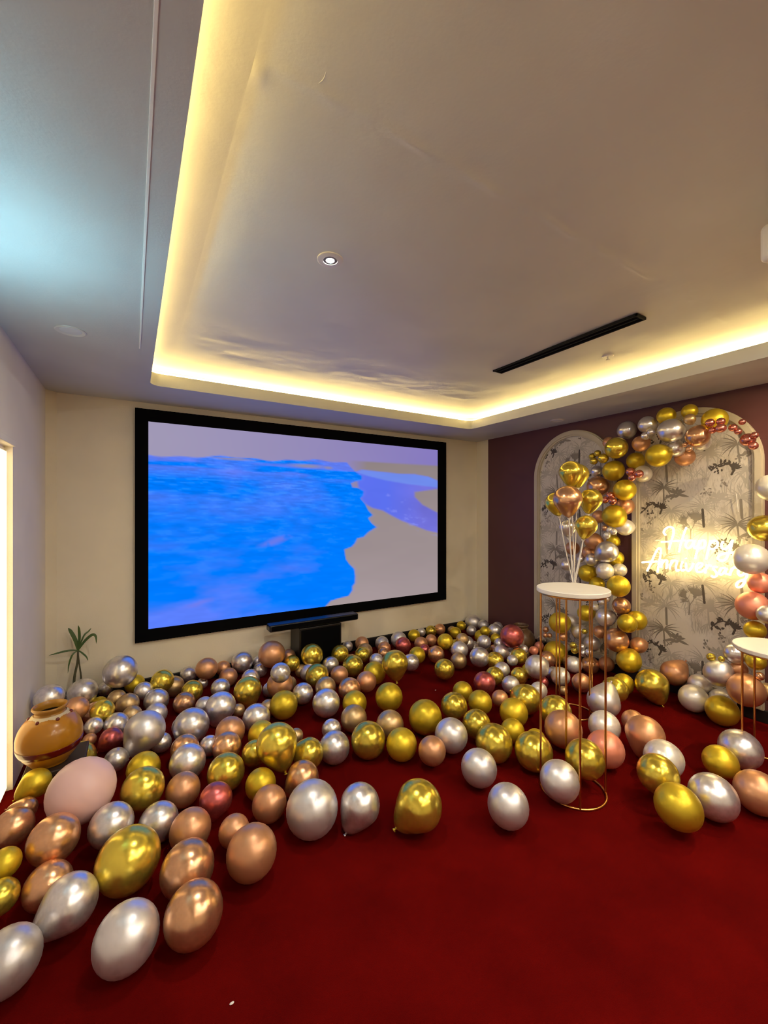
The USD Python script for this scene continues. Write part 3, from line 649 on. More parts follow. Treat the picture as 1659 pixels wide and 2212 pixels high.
SEA_EDGE = [(np.float64(0.613), np.float64(0.157)), (np.float64(0.634), np.float64(0.187)), (np.float64(0.659), np.float64(0.21)), (np.float64(0.658), np.float64(0.235)), (np.float64(0.631), np.float64(0.247)), (np.float64(0.615), np.float64(0.258)), (np.float64(0.621), np.float64(0.282)), (np.float64(0.643), np.float64(0.286)), (np.float64(0.666), np.float64(0.305)), (np.float64(0.664), np.float64(0.33)), (np.float64(0.653), np.float64(0.351)), (np.float64(0.672), np.float64(0.386)), (np.float64(0.685), np.float64(0.426)), (np.float64(0.703), np.float64(0.456)), (np.float64(0.684), np.float64(0.476)), (np.float64(0.698), np.float64(0.507)), (np.float64(0.718), np.float64(0.533)), (np.float64(0.685), np.float64(0.563)), (np.float64(0.666), np.float64(0.592)), (np.float64(0.64), np.float64(0.601)), (np.float64(0.631), np.float64(0.63)), (np.float64(0.618), np.float64(0.651)), (np.float64(0.59), np.float64(0.666)), (np.float64(0.596), np.float64(0.726)), (np.float64(0.609), np.float64(0.757)), (np.float64(0.628), np.float64(0.789)), (np.float64(0.632), np.float64(0.834)), (np.float64(0.631), np.float64(0.878)), (np.float64(0.621), np.float64(0.897)), (np.float64(0.621), np.float64(0.921)), (np.float64(0.606), np.float64(0.953)), (np.float64(0.569), np.float64(0.961)), (np.float64(0.539), np.float64(0.97)), (np.float64(0.528), np.float64(0.987)), (np.float64(0.519), np.float64(0.999))]
WET_SAND = [(np.float64(0.634), np.float64(0.187)), (np.float64(0.659), np.float64(0.172)), (np.float64(0.725), np.float64(0.177)), (np.float64(0.815), np.float64(0.184)), (np.float64(0.888), np.float64(0.181)), (np.float64(0.953), np.float64(0.192)), (np.float64(1.001), np.float64(0.217)), (np.float64(1.001), np.float64(0.273)), (np.float64(0.888), np.float64(0.3)), (np.float64(0.888), np.float64(0.333)), (np.float64(0.926), np.float64(0.387)), (np.float64(1.001), np.float64(0.442)), (np.float64(1.001), np.float64(0.582)), (np.float64(0.946), np.float64(0.563)), (np.float64(0.877), np.float64(0.522)), (np.float64(0.822), np.float64(0.489)), (np.float64(0.787), np.float64(0.462)), (np.float64(0.745), np.float64(0.426)), (np.float64(0.702), np.float64(0.41)), (np.float64(0.672), np.float64(0.386)), (np.float64(0.653), np.float64(0.351))]
FOAM_BAND = [(np.float64(0.634), np.float64(0.187)), (np.float64(0.659), np.float64(0.172)), (np.float64(0.725), np.float64(0.177)), (np.float64(0.815), np.float64(0.184)), (np.float64(0.888), np.float64(0.181)), (np.float64(0.953), np.float64(0.192)), (np.float64(1.001), np.float64(0.217)), (np.float64(1.001), np.float64(0.264)), (np.float64(0.851), np.float64(0.248)), (np.float64(0.752), np.float64(0.229)), (np.float64(0.672), np.float64(0.204))]
NEON = [  # y, z of the tube points on the right wall
[(1.713,1.308),(1.727,1.330),(1.716,1.359),(1.684,1.379),(1.658,1.365),(1.654,1.333),(1.664,1.288),(1.678,1.239),(1.690,1.194)],
[(1.563,1.379),(1.578,1.336),(1.594,1.279),(1.607,1.228),(1.615,1.176)],
[(1.748,1.251),(1.693,1.257),(1.636,1.266),(1.570,1.273)],
[(1.521,1.274),(1.545,1.276),(1.567,1.250),(1.565,1.220),(1.545,1.214),(1.521,1.246),(1.507,1.277),(1.515,1.238),(1.504,1.216),(1.487,1.234)],
[(1.473,1.280),(1.484,1.231),(1.494,1.181),(1.504,1.133)],
[(1.482,1.249),(1.459,1.280),(1.439,1.275),(1.440,1.243),(1.460,1.219),(1.482,1.222)],
[(1.403,1.283),(1.413,1.233),(1.423,1.181),(1.432,1.136)],
[(1.411,1.251),(1.384,1.282),(1.360,1.274),(1.362,1.242),(1.385,1.220),(1.413,1.224)],
[(1.323,1.283),(1.335,1.253),(1.328,1.226),(1.302,1.232),(1.279,1.268),(1.268,1.295),(1.276,1.246),(1.293,1.187),(1.311,1.148),(1.335,1.136),(1.357,1.149),(1.347,1.175),(1.311,1.192),(1.256,1.205)],
[(1.858,0.994),(1.824,1.074),(1.794,1.150),(1.769,1.194),(1.751,1.189),(1.754,1.134),(1.766,1.067),(1.775,0.993)],
[(1.900,1.065),(1.843,1.075),(1.762,1.086)],
[(1.738,1.106),(1.746,1.070),(1.748,1.036)],
[(1.746,1.062),(1.722,1.099),(1.702,1.100),(1.704,1.061),(1.709,1.032)],
[(1.667,1.108),(1.678,1.067),(1.684,1.030)],
[(1.680,1.063),(1.653,1.104),(1.630,1.101),(1.639,1.056),(1.629,1.024),(1.614,1.037)],
[(1.590,1.104),(1.602,1.063),(1.594,1.030),(1.575,1.043)],
[(1.569,1.135),(1.566,1.126)],
[(1.568,1.095),(1.563,1.046),(1.548,1.034),(1.527,1.065),(1.515,1.097)],
[(1.496,1.059),(1.467,1.074),(1.456,1.096),(1.477,1.104),(1.496,1.075),(1.490,1.036),(1.461,1.038),(1.439,1.062)],
[(1.426,1.099),(1.432,1.064),(1.438,1.029)],
[(1.432,1.064),(1.417,1.092),(1.397,1.090)],
[(1.360,1.084),(1.379,1.086),(1.385,1.070),(1.369,1.048),(1.363,1.024),(1.381,1.007),(1.399,1.015)],
[(1.311,1.086),(1.334,1.080),(1.348,1.048),(1.337,1.030),(1.316,1.056),(1.304,1.087),(1.311,1.047),(1.293,1.040)],
[(1.270,1.089),(1.278,1.062),(1.284,1.032)],
[(1.278,1.062),(1.260,1.094),(1.238,1.092)],
[(1.228,1.088),(1.235,1.053),(1.219,1.040),(1.196,1.060),(1.183,1.079),(1.185,1.046),(1.197,0.999),(1.215,0.963),(1.237,0.953),(1.245,0.970),(1.230,0.995),(1.186,1.021)],
]

# ---------------------------------------------------------------- the room
XL, XR, YB, YR, ZS, ZC = -.55, 3.854, 4.0, -3.0, 2.414, 2.585      # left, right, screen wall, rear wall, soffit, tray ceiling
struct('floor', bx(XL - .2, YR - .2, -.06, XR + .2, YB + .2, 0), 'carpet')

# left wall with a shallow lit recess from the floor up to 1.86 m
N0, N1, NZ, ND = .9, 2.957, 1.855, .036
left = unary_union([rect(YR, 0, YB, 2.75)]).difference(rect(N0, -.1, N1, NZ))
m = extr(left, ND)
m = trimesh.Trimesh(np.stack([XL - m.vertices[:, 2], m.vertices[:, 0], m.vertices[:, 1]], 1), m.faces, process=False)
m.fix_normals()
wl = struct('wall_left', cat(m, bx(XL - .14, YR, 0, XL - ND, YB, 2.75)), 'left_wall_paint')
strip = thing('led_recess_light', 'warm white vertical light strip glowing in the shallow recess of the left wall', 'light strip', (XL - ND, N1 - .10, 0))
obj('light_strip', rbox(.004, -.11, .02, .014, .088, NZ - .03, .004), 'niche_led', strip)
obj('mounting_channel', bx(0, -.115, 0, .005, .092, NZ - .015), 'white_plastic', strip)
struct('trim', rbox(XL - .02, N0 - .02, NZ - .002, XL + .012, N1 + .004, NZ + .034, .004), 'left_wall_paint')

# screen wall, corner strip, right wall, rear wall
struct('wall_back', bx(XL - .2, YB, 0, XR + .2, YB + .12, 2.8), 'cream_paint')
cham = extr(Polygon([(XL, YB), (XL, YB - .06), (XL + .06, YB)]), 2.42)
struct('trim', cham, 'cream_paint')
struct('wall_right', cat(bx(XR, YR, 0, XR + .12, YB + .12, 2.8)), 'cream_paint')
struct('wall_right_panel', rbox(XR - .006, YR, 0, XR + .004, YB - .208, 2.43, .002), 'maroon_paint')
struct('wall_rear', bx(XL - .2, YR - .12, 0, XR + .2, YR, 2.8), 'cream_paint')
struct('baseboard_back', rbox(XL + .05, YB - .016, 0, XR - .02, YB + .004, .11, .004), 'baseboard_black')
struct('baseboard_right', rbox(XR - .020, YR, 0, XR + .002, YB - .01, .09, .004), 'baseboard_black')

# dropped soffit with the tray opening, its sloped ring and the tray ceiling
TX0, TX1, TY0, TY1 = .11, 3.20, -2.2, 3.42
opening = rect(TX0, TY0, TX1, TY1).buffer(-.07).buffer(.07, quad_segs=10)
m = extr(rect(XL - .2, YR - .2, XR + .2, YB + .2).difference(opening), .09)
m.apply_translation([0, 0, ZS])
struct('ceiling_soffit', m, 'soffit_paint', 40)


def ring(s):
    """Corner points of the lining at s (0 = behind the strip, 1 = at the flat ceiling); the left side is straight and creased, the others curve."""
    z = ZS + .125 + (ZC - ZS - .125) * (1 - (1 - s) ** 2.0)
    ol, o_ = .13 - .27 * (z - ZS - .125) / (ZC - ZS - .125), .13 - .41 * s
    return np.array([[TX0 - ol, TY0 - o_, z], [TX1 + o_, TY0 - o_, z], [TX1 + o_, TY1 + o_, z], [TX0 - ol, TY1 + o_, z]])


rings = [ring(s) for s in np.linspace(0, 1, 15)]
rings = [rings[0] * [1, 1, 0] + [0, 0, ZS + .088]] + rings
v, f = np.vstack(rings), []
for r_ in range(len(rings) - 1):
    for k in range(4):
        n, o = (k + 1) % 4, 4 * r_
        f += [[o + k, o + n, o + 4 + n], [o + k, o + 4 + n, o + 4 + k]]
slope = trimesh.Trimesh(v, f, process=False)
struct('ceiling_tray_slope', slope, 'ceiling_paint', 20)
# tray ceiling: a fine sheet with the shallow dents and blisters of the stretched lining
nx, ny = 150, 640
xs, ys = np.linspace(TX0 + .14, TX1 - .28, nx), np.linspace(TY0 + .28, TY1 - .28, ny)
X, Y = np.meshgrid(xs, ys, indexing='ij')
Z = np.full_like(X, ZC)
edge = np.clip(np.minimum.reduce([X - xs[0], xs[-1] - X, Y - ys[0], ys[-1] - Y]) / .12, 0, 1)
Z += edge * (fbm(np.stack([X * 1.3, Y * 1.3, 0 * X], -1), 3, 3) - .5) * .022
Z += edge * .010 * (fbm(np.stack([X * 5, Y * 9, 0 * X], -1), 2, 9) - .5) * np.clip((Y - 2.4) / .6, 0, 1)
seam = fbm(np.stack([X * 9, Y * 9, 0 * X], -1), 3, 17)
Z -= edge * .0030 * np.exp(-((Y - 1.00 - .03 * (seam - .5)) / .014) ** 2) * np.clip(3 * seam - .9, 0, 1.3)          # board joint showing through
Z -= .0055 * np.exp(-((Y - 1.035) / .03) ** 2 - ((X - .268) / .016) ** 2)                                               # blister by the crease
i, j = np.meshgrid(np.arange(nx - 1), np.arange(ny - 1), indexing='ij')
q = np.stack([i * ny + j, i * ny + j + 1, (i + 1) * ny + j + 1, (i + 1) * ny + j], -1).reshape(-1, 4)
sheet = (np.stack([X, Y, Z], -1).reshape(-1, 3), q)
ceil_z = Z.copy()


def sheet_z(x, y, r=.04):
    """The lowest point of the lining within r of (x, y)."""
    m_ = (X_C - x) ** 2 + (Y_C - y) ** 2 < r * r
    return float(ceil_z[m_].min())


X_C, Y_C = X.copy(), Y.copy()
struct('ceiling', sheet, 'ceiling_paint', True)
struct('ceiling_slab', bx(XL - .2, YR - .2, 2.66, XR + .2, YB + .2, 2.80), 'ceiling_paint')
# fine flaws of the lining: two short lifted tape edges and a blister, as in the photo
flaws = []
for p0, p1, w in (((.353, 1.078), (.372, 1.007), .0012), ((.3975, .991), (.409, .946), .0012)):
    pts = smooth_curve([(p0[0], p0[1], ZC + .0006), ((p0[0] + p1[0]) / 2 + .006, (p0[1] + p1[1]) / 2, ZC - .0006), (p1[0], p1[1], ZC + .0006)], 4)
    flaws.append(tube(pts, w, 6))
struct('ceiling_seam', cat(*flaws), 'ceiling_paint', 40)
# joint bead along the left soffit
struct('trim', rbox(.0335, YR, ZS - .004, .0415, 2.68, ZS + .002, .0015), 'bead_white')

# LED strip lying on the ledge of the tray all round
o = .045
loop = np.array(Polygon(rect(TX0 - o, TY0 - o, TX1 + o, TY1 + o)).buffer(-.05).buffer(.05, quad_segs=6).exterior.coords)[:-1]
pts = []
for k in range(len(loop)):
    a, b = loop[k], loop[(k + 1) % len(loop)]
    n = max(1, int(np.linalg.norm(b - a) / .4))
    pts += [tuple(a + (b - a) * t / n) + (ZS + .103,) for t in range(n)]
cove = thing('cove_light_strip', 'warm yellow light strip running round the ceiling tray behind its lip', 'light strip', (0, 0, 0))
obj('light_strip', tube(pts, .013, 8, closed=True), 'cove_led', cove, 60)


# ---------------------------------------------------------------- lamps and fittings in the ceiling
def downlight(x, y, z, lit, label, group=None):
    t = thing('downlight', label, 'ceiling light', (x, y, sheet_z(x, y, .06) if z == ZC else z), 0, group)
    obj('trim_ring', lathe([(.030, -.0052), (.050, -.0045), (.055, -.002), (.056, .012), (.030, .012), (.030, -.0052)], 40), 'white_plastic', t)
    obj('reflector', lathe([(.017, -.0042), (.029, -.0035), (.0305, -.003), (.0305, .002), (.017, .002), (.017, -.0042)], 32), 'reflector_grey', t, 60)
    obj('lens', lathe([(0, -.0040), (.0165, -.0040), (.017, -.0035), (.017, .001), (0, .001)], 32), 'spot_led' if lit else 'off_lens', t)
    return t


downlight(.726, 1.637, ZC, True, 'lit round downlight in the tray ceiling above the screen')
for x, y, lab in ((.78, .1, 'just over the camera'), (.78, -1.4, 'near the rear wall'), (1.6, -.7, 'in the middle behind the camera'), (2.5, .1, 'beside the projector'),
                  (2.5, -1.4, 'at the rear right'), (2.9, -.7, 'right of the middle one behind the camera')):
    downlight(x, y, ZC, True, 'unseen round downlight in the tray ceiling ' + lab, 'downlights out of view')  # out of view, placed to light the room from behind
for x, y, lab in ((-.264, 2.607, 'unlit round downlight in the soffit over the pale left wall'), (3.62, 2.63, 'unlit round downlight in the soffit over the first wallpaper arch')):
    t = thing('downlight', lab, 'ceiling light', (x, y, ZS))
    obj('trim_ring', lathe([(.046, -.001), (.060, -.006), (.066, -.004), (.067, .001), (.046, .001), (.046, -.001)], 40), 'white_plastic', t)
    obj('lens', lathe([(0, -.005), (.040, -.004), (.046, -.001), (.046, .001), (0, .001)], 32), 'off_lens', t)

t = downlight(3.36, .55, ZS, True, 'unseen warm round downlight in the soffit, lighting the right side')  # out of view, placed to light the right wall and carpet
UsdShade.MaterialBindingAPI(stage.GetPrimAtPath(str(t.GetPath()) + '/lens')).Bind(M['warm_led'])
slot = thing('slot_diffuser', 'long black air slot let into the tray ceiling', 'air vent', (2.404, 1.744, min(sheet_z(2.404, 1.744 + k * .13, .06) for k in range(-4, 5)) + .003))
obj('frame', cat(rbox(-.048, -.530, -.012, -.038, .530, .004, .002), rbox(.038, -.530, -.012, .048, .530, .004, .002), rbox(-.048, -.530, -.012, .048, -.518, .004, .002), rbox(-.048, .518, -.012, .048, .530, .004, .002)), 'black_matt', slot)
obj('blade', rbox(-.0045, -.520, -.011, .0045, .520, .006, .002), 'black_matt', slot)
obj('throat', bx(-.040, -.521, -.0065, .040, .521, .005), 'black_felt', slot)
det = thing('smoke_detector', 'small round sprinkler plate in the ceiling beside the black air slot', 'detector', (2.834, 1.656, sheet_z(2.834, 1.656) + .001))
obj('plate', lathe([(0, -.006), (.030, -.006), (.038, -.001), (.038, .006), (0, .006)], 32), 'white_plastic', det)
obj('nozzle', lathe([(0, -.030), (.013, -.029), (.013, -.025), (.005, -.022), (.007, -.005), (0, -.005)], 20), 'white_plastic', det)

# projector hanging at the right edge of the picture
pj = thing('projector', 'white ceiling projector with slotted side, cut by the picture edge', 'projector', (2.055, .36, 2.475), -25)
body = rbox(-.20, -.15, -.080, .20, .15, .055, .022)
obj('body', body, 'white_plastic', pj)
for k in range(7):
    obj('vent_slot', rbox(-.2025, -.085 + k * .026, -.030, -.195, -.072 + k * .026, .030, .002), 'vent_grey', pj)
obj('lens', lathe([(0, .0), (.035, .0), (.040, .01), (.040, .04), (0, .04)], 32).apply_transform(trimesh.transformations.rotation_matrix(-np.pi / 2, [1, 0, 0])).apply_translation([.06, .145, 0]), 'black_gloss', pj)
obj('mount_pole', lathe([(0, .05), (.018, .05), (.018, .097), (.055, .099), (.055, .110), (0, .110)], 24), 'white_plastic', pj)
for sx in (-1, 1):
    obj('mount_arm', rbox(min(0, sx * .15), -.012, .052, max(0, sx * .15), .012, .066, .004), 'white_plastic', pj)

# unseen wall lamp with a cyan bulb, placed to wash the left soffit
wlamp = thing('wall_lamp', 'unseen cyan up-light on the left wall that washes the soffit', 'wall lamp', (XL, 1.80, 1.80))
obj('bracket', rbox(.0, -.05, -.06, .02, .05, .06, .004), 'white_plastic', wlamp)
obj('shade', lathe([(.030, -.05), (.060, .05), (.056, .05), (.027, -.046), (0, -.046), (0, -.05)], 32).apply_translation([.085, 0, 0]), 'white_plastic', wlamp)
obj('bulb', lathe([(0, .0), (.050, .025), (.050, .028), (0, .028)], 24).apply_translation([.085, 0, 0]), 'cyan_led', wlamp)

# ---------------------------------------------------------------- projection screen with the beach picture
SX0, SX1, SZ0, SZ1 = .0292 * YB, .795 * YB, 1.5 - .244 * YB, 1.5 + .1886 * YB
FX0, FX1, FZ0, FZ1 = .0053 * YB, .8255 * YB, 1.5 - .2690 * YB, 1.5 + .2137 * YB
scr = thing('projection_screen', 'huge black framed screen showing blue sea and a sandy beach', 'screen', (0, YB, 0))
fr = rect(FX0, FZ0, FX1, FZ1).difference(rect(SX0, SZ0, SX1, SZ1))


def to_back(m):
    v = m.vertices
    m = trimesh.Trimesh(np.stack([v[:, 0], -v[:, 2], v[:, 1]], 1), m.faces, process=False)
    m.fix_normals()
    return m


obj('frame', to_back(extr(fr, .045)), 'black_felt', scr, 30)
nu, nv = 290, 164
U, V = np.meshgrid(np.linspace(0, 1, nu), np.linspace(0, 1, nv), indexing='ij')


def soft(poly, d):
    """1 inside the polygon, 0 outside, soft over d."""
    from shapely import distance, points
    p = Polygon(poly).buffer(0)
    ins = contains_xy(p, U.ravel(), V.ravel()).reshape(U.shape)
    dist = distance(p.boundary, points(U.ravel(), V.ravel())).reshape(U.shape)
    return np.clip(.5 + np.where(ins, dist, -dist) / d, 0, 1)[..., None]


def fb(sx, sy, o=4, seed=1):
    return fbm(np.stack([U * sx, V * sy, 0 * U], -1), o, seed)[..., None]


LIN = lambda *c: np.array(srgb(*c))
img = LIN(160, 152, 180) * (1 - U[..., None]) + LIN(133, 120, 190) * U[..., None]
img = img * (.96 + .08 * fb(3, 3))
hor = .160 - .055 * U + .020 * (fb(6, .01, 3, 4)[..., 0] - .5) * (U < .6)
beach = LIN(138, 126, 126) * (1 - V[..., None]) + LIN(165, 150, 152) * V[..., None]
beach = beach * (.93 + .14 * fb(3, 6, 4, 8))
bm = np.clip((V - (.125 - .020 * U)) / .012, 0, 1)[..., None] * np.clip((U - .6) / .08, 0, 1)[..., None]
img = img * (1 - bm) + beach * bm
img = np.where((V > .5)[..., None], beach, img)
wet = LIN(128, 118, 200) * .55 + LIN(92, 105, 235) * .45
wetc = wet * (.85 + .3 * fb(8, 10, 4, 11))
bluer = np.clip(1 - (U[..., None] - .76) * 6, 0, 1)
wetc = wetc * (1 - bluer * .7) + LIN(80, 112, 246) * bluer * .7
w = soft(WET_SAND, .012)
img = img * (1 - w) + wetc * w
w = soft(FOAM_BAND, .010)
img = img * (1 - w) + LIN(112, 140, 236) * (.92 + .16 * fb(5, 20, 3, 14)) * w
# foam crescents on the wet sand
foam = np.clip((fb(30, 46, 3, 21) - .62) * 7, 0, 1) * soft([(.76, .31), (.84, .36), (.93, .47), (1.0, .57), (1.0, .60), (.9, .55), (.8, .45), (.76, .40)], .03)
img = img * (1 - .6 * foam) + LIN(140, 150, 250) * .6 * foam
sea_poly = [(-.02, .167)] + [(float(x), float(.160 - .050 * x + .006 * math.sin(23 * x) + .004 * math.sin(61 * x))) for x in np.linspace(0, .6, 40)] + SEA_EDGE + [(.55, 1.02), (-.02, 1.02)]
persp = np.clip((V - .12) / .88, .02, 1)
wave = fbm(np.stack([U * 15 / (.35 + persp * .5), np.log(.06 + persp) * 34, 0 * U], -1), 4, 31)[..., None]
streak = np.clip((wave - .5) * 5, -1, 1)
lil = np.clip((fb(4.5, 7, 5, 41) - .50) * 4 + 1.3 * (.36 - U[..., None]) - .05, 0, 1) * .75
lil = lil * np.clip(.25 + 1.1 * np.abs(V[..., None] - .52) * 2.2, 0, 1)
lil = np.clip(lil + np.clip((V[..., None] - .86 - .25 * U[..., None]) * 5, 0, .75), 0, .85)
seac = LIN(0, 122, 255) * (1 - lil) + LIN(98, 128, 250) * lil
fade = np.clip((1 - V[..., None]) * 1.3, .25, 1)
seac = seac * (1 + .17 * streak * fade) + LIN(110, 135, 255) * np.clip(streak - .6, 0, 1) * .22 * fade
shal = np.clip((U[..., None] - .45) * 3, 0, 1) * np.clip(V[..., None] * 2, 0, 1)
seac = seac * (1 - .5 * shal) + LIN(0, 126, 255) * (.94 + .12 * fb(14, 14, 3, 51)) * .5 * shal
far = np.clip((.27 - V[..., None]) * 12, 0, 1) * np.clip((fb(5, 40, 3, 61) - .45) * 6, 0, 1)
seac = seac * (1 - .6 * far) + LIN(118, 122, 225) * .6 * far
w = soft(sea_poly, .006)
img = img * (1 - w) + seac * w
rim = soft(sea_poly, .03) * (1 - soft(sea_poly, .008)) * (U > .62)[..., None]
img = img * (1 - .35 * rim) + LIN(130, 140, 235) * .35 * rim
for x, y, wd, hg in ((.455, .168, .055, .011), (.53, .171, .015, .008), (.22, .155, .06, .006)):
    w = np.clip(1.4 - np.sqrt(((U - x) / wd) ** 2 + ((V - y) / hg) ** 2), 0, 1)[..., None]
    img = img * (1 - .8 * w) + LIN(150, 142, 150) * .8 * w
for x, y in ((.365, .585), (.335, .61), (.13, .90)):
    w = np.clip(1.2 - np.sqrt(((U - x) / .045) ** 2 + ((V - y - .3 * (x - U)) / .018) ** 2), 0, 1)[..., None] * np.clip((fb(26, 26, 3, 71) - .4) * 5, 0, 1)
    img = img * (1 - .6 * w) + LIN(124, 122, 222) * .6 * w
img = np.clip(img, 0, 1.1)
P = np.stack([SX0 + (SX1 - SX0) * U, np.full_like(U, -.030), SZ1 + (SZ0 - SZ1) * V], -1).reshape(-1, 3)
i, j = np.meshgrid(np.arange(nu - 1), np.arange(nv - 1), indexing='ij')
q = np.stack([i * nv + j, i * nv + j + 1, (i + 1) * nv + j + 1, (i + 1) * nv + j], -1).reshape(-1, 4)
pic = usdkit.mesh(stage, str(scr.GetPath()) + '/picture', (P, q), M['screen_picture'])
UsdGeom.PrimvarsAPI(pic).CreatePrimvar('picture', Sdf.ValueTypeNames.Color3fArray, 'vertex').Set(Vt.Vec3fArray.FromNumpy(img.reshape(-1, 3).astype(np.float32)))
obj('backing', bx(SX0 - .02, -.026, SZ0 - .02, SX1 + .02, -.004, SZ1 + .02), 'black_matt', scr)

# sound bar on a subwoofer under the screen
sub = thing('subwoofer', 'black box subwoofer standing on the floor under the sound bar', 'speaker', (1.557, 3.86, 0))
obj('cabinet', rbox(-.217, -.135, .012, .217, .122, .405, .008), 'black_gloss', sub)
obj('grille', rbox(-.200, -.142, .03, .200, -.133, .385, .004), 'black_felt', sub)
for sx in (-1, 1):
    for y in (-.10, .09):
        obj('foot', lathe([(0, 0), (.018, 0), (.020, .014), (0, .014)], 16).apply_translation([sx * .18, y, 0]), 'black_matt', sub)
bar = thing('sound_bar', 'long black sound bar lying across the subwoofer below the screen', 'speaker', (1.512, 3.79, .405))
obj('housing', rbox(-.452, -.068, .003, .452, .05, .068, .016), 'black_gloss', bar)
obj('grille', rbox(-.435, -.0715, .014, .435, -.060, .057, .005), 'black_felt', bar)
obj('foot', rbox(-.12, -.05, 0, -.06, .04, .005, .002), 'black_matt', bar)
obj('foot', rbox(.06, -.05, 0, .12, .04, .005, .002), 'black_matt', bar)


# ---------------------------------------------------------------- wallpaper arches on the right wall
def rot(poly, a, x, y, s=1):
    return affinity.translate(affinity.rotate(affinity.scale(poly, s, s, origin=(0, 0)), a, origin=(0, 0)), x, y)


def leaf(l, w, bend=0, n=7):
    t = np.linspace(0, 1, n)
    c = np.stack([l * t, bend * l * t * t], 1)
    h = w * np.sin(np.pi * np.clip(t, .02, .98)) ** .8
    return Polygon(np.vstack([c + np.stack([0 * t, h], 1), (c - np.stack([0 * t, h], 1))[::-1]])).buffer(0)


def stroke(pts, w):
    return LineString(pts).buffer(w, quad_segs=2)


def m_branch(R):
    """Dark oak-like spray: a bent twig with paired leaves."""
    path = [(-.085, -.045), (-.05, -.008), (-.01, .012), (.03, .0), (.06, -.04), (.045, -.075)]
    g = [stroke(path, .0045), stroke(path[3:], .007)]
    for (x, y) in path[:4] + [(-.07, -.03), (-.03, .004), (.012, .006), (.045, -.02)]:
        for k in range(2):
            g.append(rot(leaf(R.uniform(.026, .042), R.uniform(.006, .010), .2), R.uniform(20, 160) + 180 * (k and R.random() < .5), x, y))
    for k in range(5):
        g.append(rot(leaf(.05, .0085), 95 - k * 22, .055, -.03))
    for k in range(6):
        g.append(rot(leaf(.022, .006), R.uniform(0, 360), -.03 + R.uniform(-.03, .02), -.055 + R.uniform(-.02, .02)))
    return unary_union(g)


def m_log(R):
    """Star of thick strap leaves."""
    g = [rot(leaf(l, .011), a, 0, 0) for a, l in ((150, .09), (120, .055), (75, .06), (20, .075), (-12, .10), (205, .09), (235, .055))]
    g += [rot(leaf(.05, .012), 200, .03, -.01), rot(leaf(.04, .015), 60, .02, .005)]
    return unary_union(g)


def fan(R, r, n=9, a0=20, a1=160):
    return unary_union([Point(0, 0).buffer(r * .12, quad_segs=2)] + [rot(leaf(r * R.uniform(.72, 1), r * .045), a, 0, 0) for a in np.linspace(a0, a1, n)])


def m_fantree(R):
    """Thin forked tree with brush-like fans of blades."""
    g = [stroke([(0, -.20), (.001, -.12), (-.015, -.075), (-.045, -.045)], .0028), stroke([(.001, -.12), (.022, -.075), (.026, -.04)], .0026), stroke([(0, -.12), (0, -.20)], .0042),
         stroke([(.024, -.06), (.075, -.066)], .0018), stroke([(-.03, -.06), (-.07, -.072)], .0016)]
    g += [rot(fan(R, .105, 15, 30, 128), 0, .030, -.045), rot(fan(R, .062, 9, 50, 150), 0, -.045, -.045), rot(fan(R, .085, 10, 95, 165), 0, -.03, -.075), rot(fan(R, .055, 7, 60, 130), 0, .004, -.02),
          rot(fan(R, .06, 7, 150, 205), 0, -.02, -.095)]
    return unary_union(g)


def m_palm(R, trunk=True):
    g = []
    for a in np.linspace(-15, 195, 13):
        g.append(rot(leaf(.105 * R.uniform(.75, 1.1), .0058, -.75 if a < 90 else .75), a, 0, 0))
    if trunk:
        g.append(stroke([(0, 0), (.004, -.13)], .006))
    return unary_union(g)


def m_trunk(R):
    return unary_union([stroke([(0, 0), (.004, -.135)], .0085)])


def m_berries(R):
    g = []
    for k in range(7):
        x, y = R.uniform(-.03, .03), R.uniform(-.03, .03)
        g += [rot(leaf(.02, .006), R.uniform(0, 360), x, y), stroke([(0, 0), (x, y)], .0012)]
    return unary_union(g)


def m_grass(R):
    g = [rot(leaf(R.uniform(.05, .13), .004, R.uniform(-.5, .5)), R.uniform(55, 125), R.uniform(-.07, .07), R.uniform(-.03, .03)) for k in range(14)]
    return unary_union(g)


# one width of paper: (motif, tone, y across, z up); 0.50 wide, 0.60 high, half drop
TILE = [(m_branch, 'd', .07, .33), (m_log, 'm', .235, .42), (m_fantree, 'k', .345, .24), (m_palm, 'm', .145, .47), (m_palm, 'l', .20, .27), (m_trunk, 'd', .425, .29),
        (m_palm, 'l', .425, .30), (m_berries, 'm', .05, .20), (m_berries, 'm', .165, .385), (m_grass, 'l', .12, .10), (m_grass, 'l', .32, .05), (m_palm, 'l', .46, .12),
        (m_fantree, 'l', .03, .50), (m_grass, 'l', .25, .16), (m_berries, 'm', .45, .43), (m_palm, 'l', .16, .07), (m_trunk, 'm', .165, .06), (m_grass, 'l', .40, .52), (m_log, 'l', .02, .08)]
TONE = {'d': 'print_dark', 'k': 'print_mid', 'm': 'print_mid', 'l': 'print_light'}
ARCH_TOP = 2.33


def arch_shape(y0, y1, z0, top):
    r = (y1 - y0) / 2
    return unary_union([rect(y0, z0, y1, top - r), Point((y0 + y1) / 2, top - r).buffer(r, quad_segs=24)])


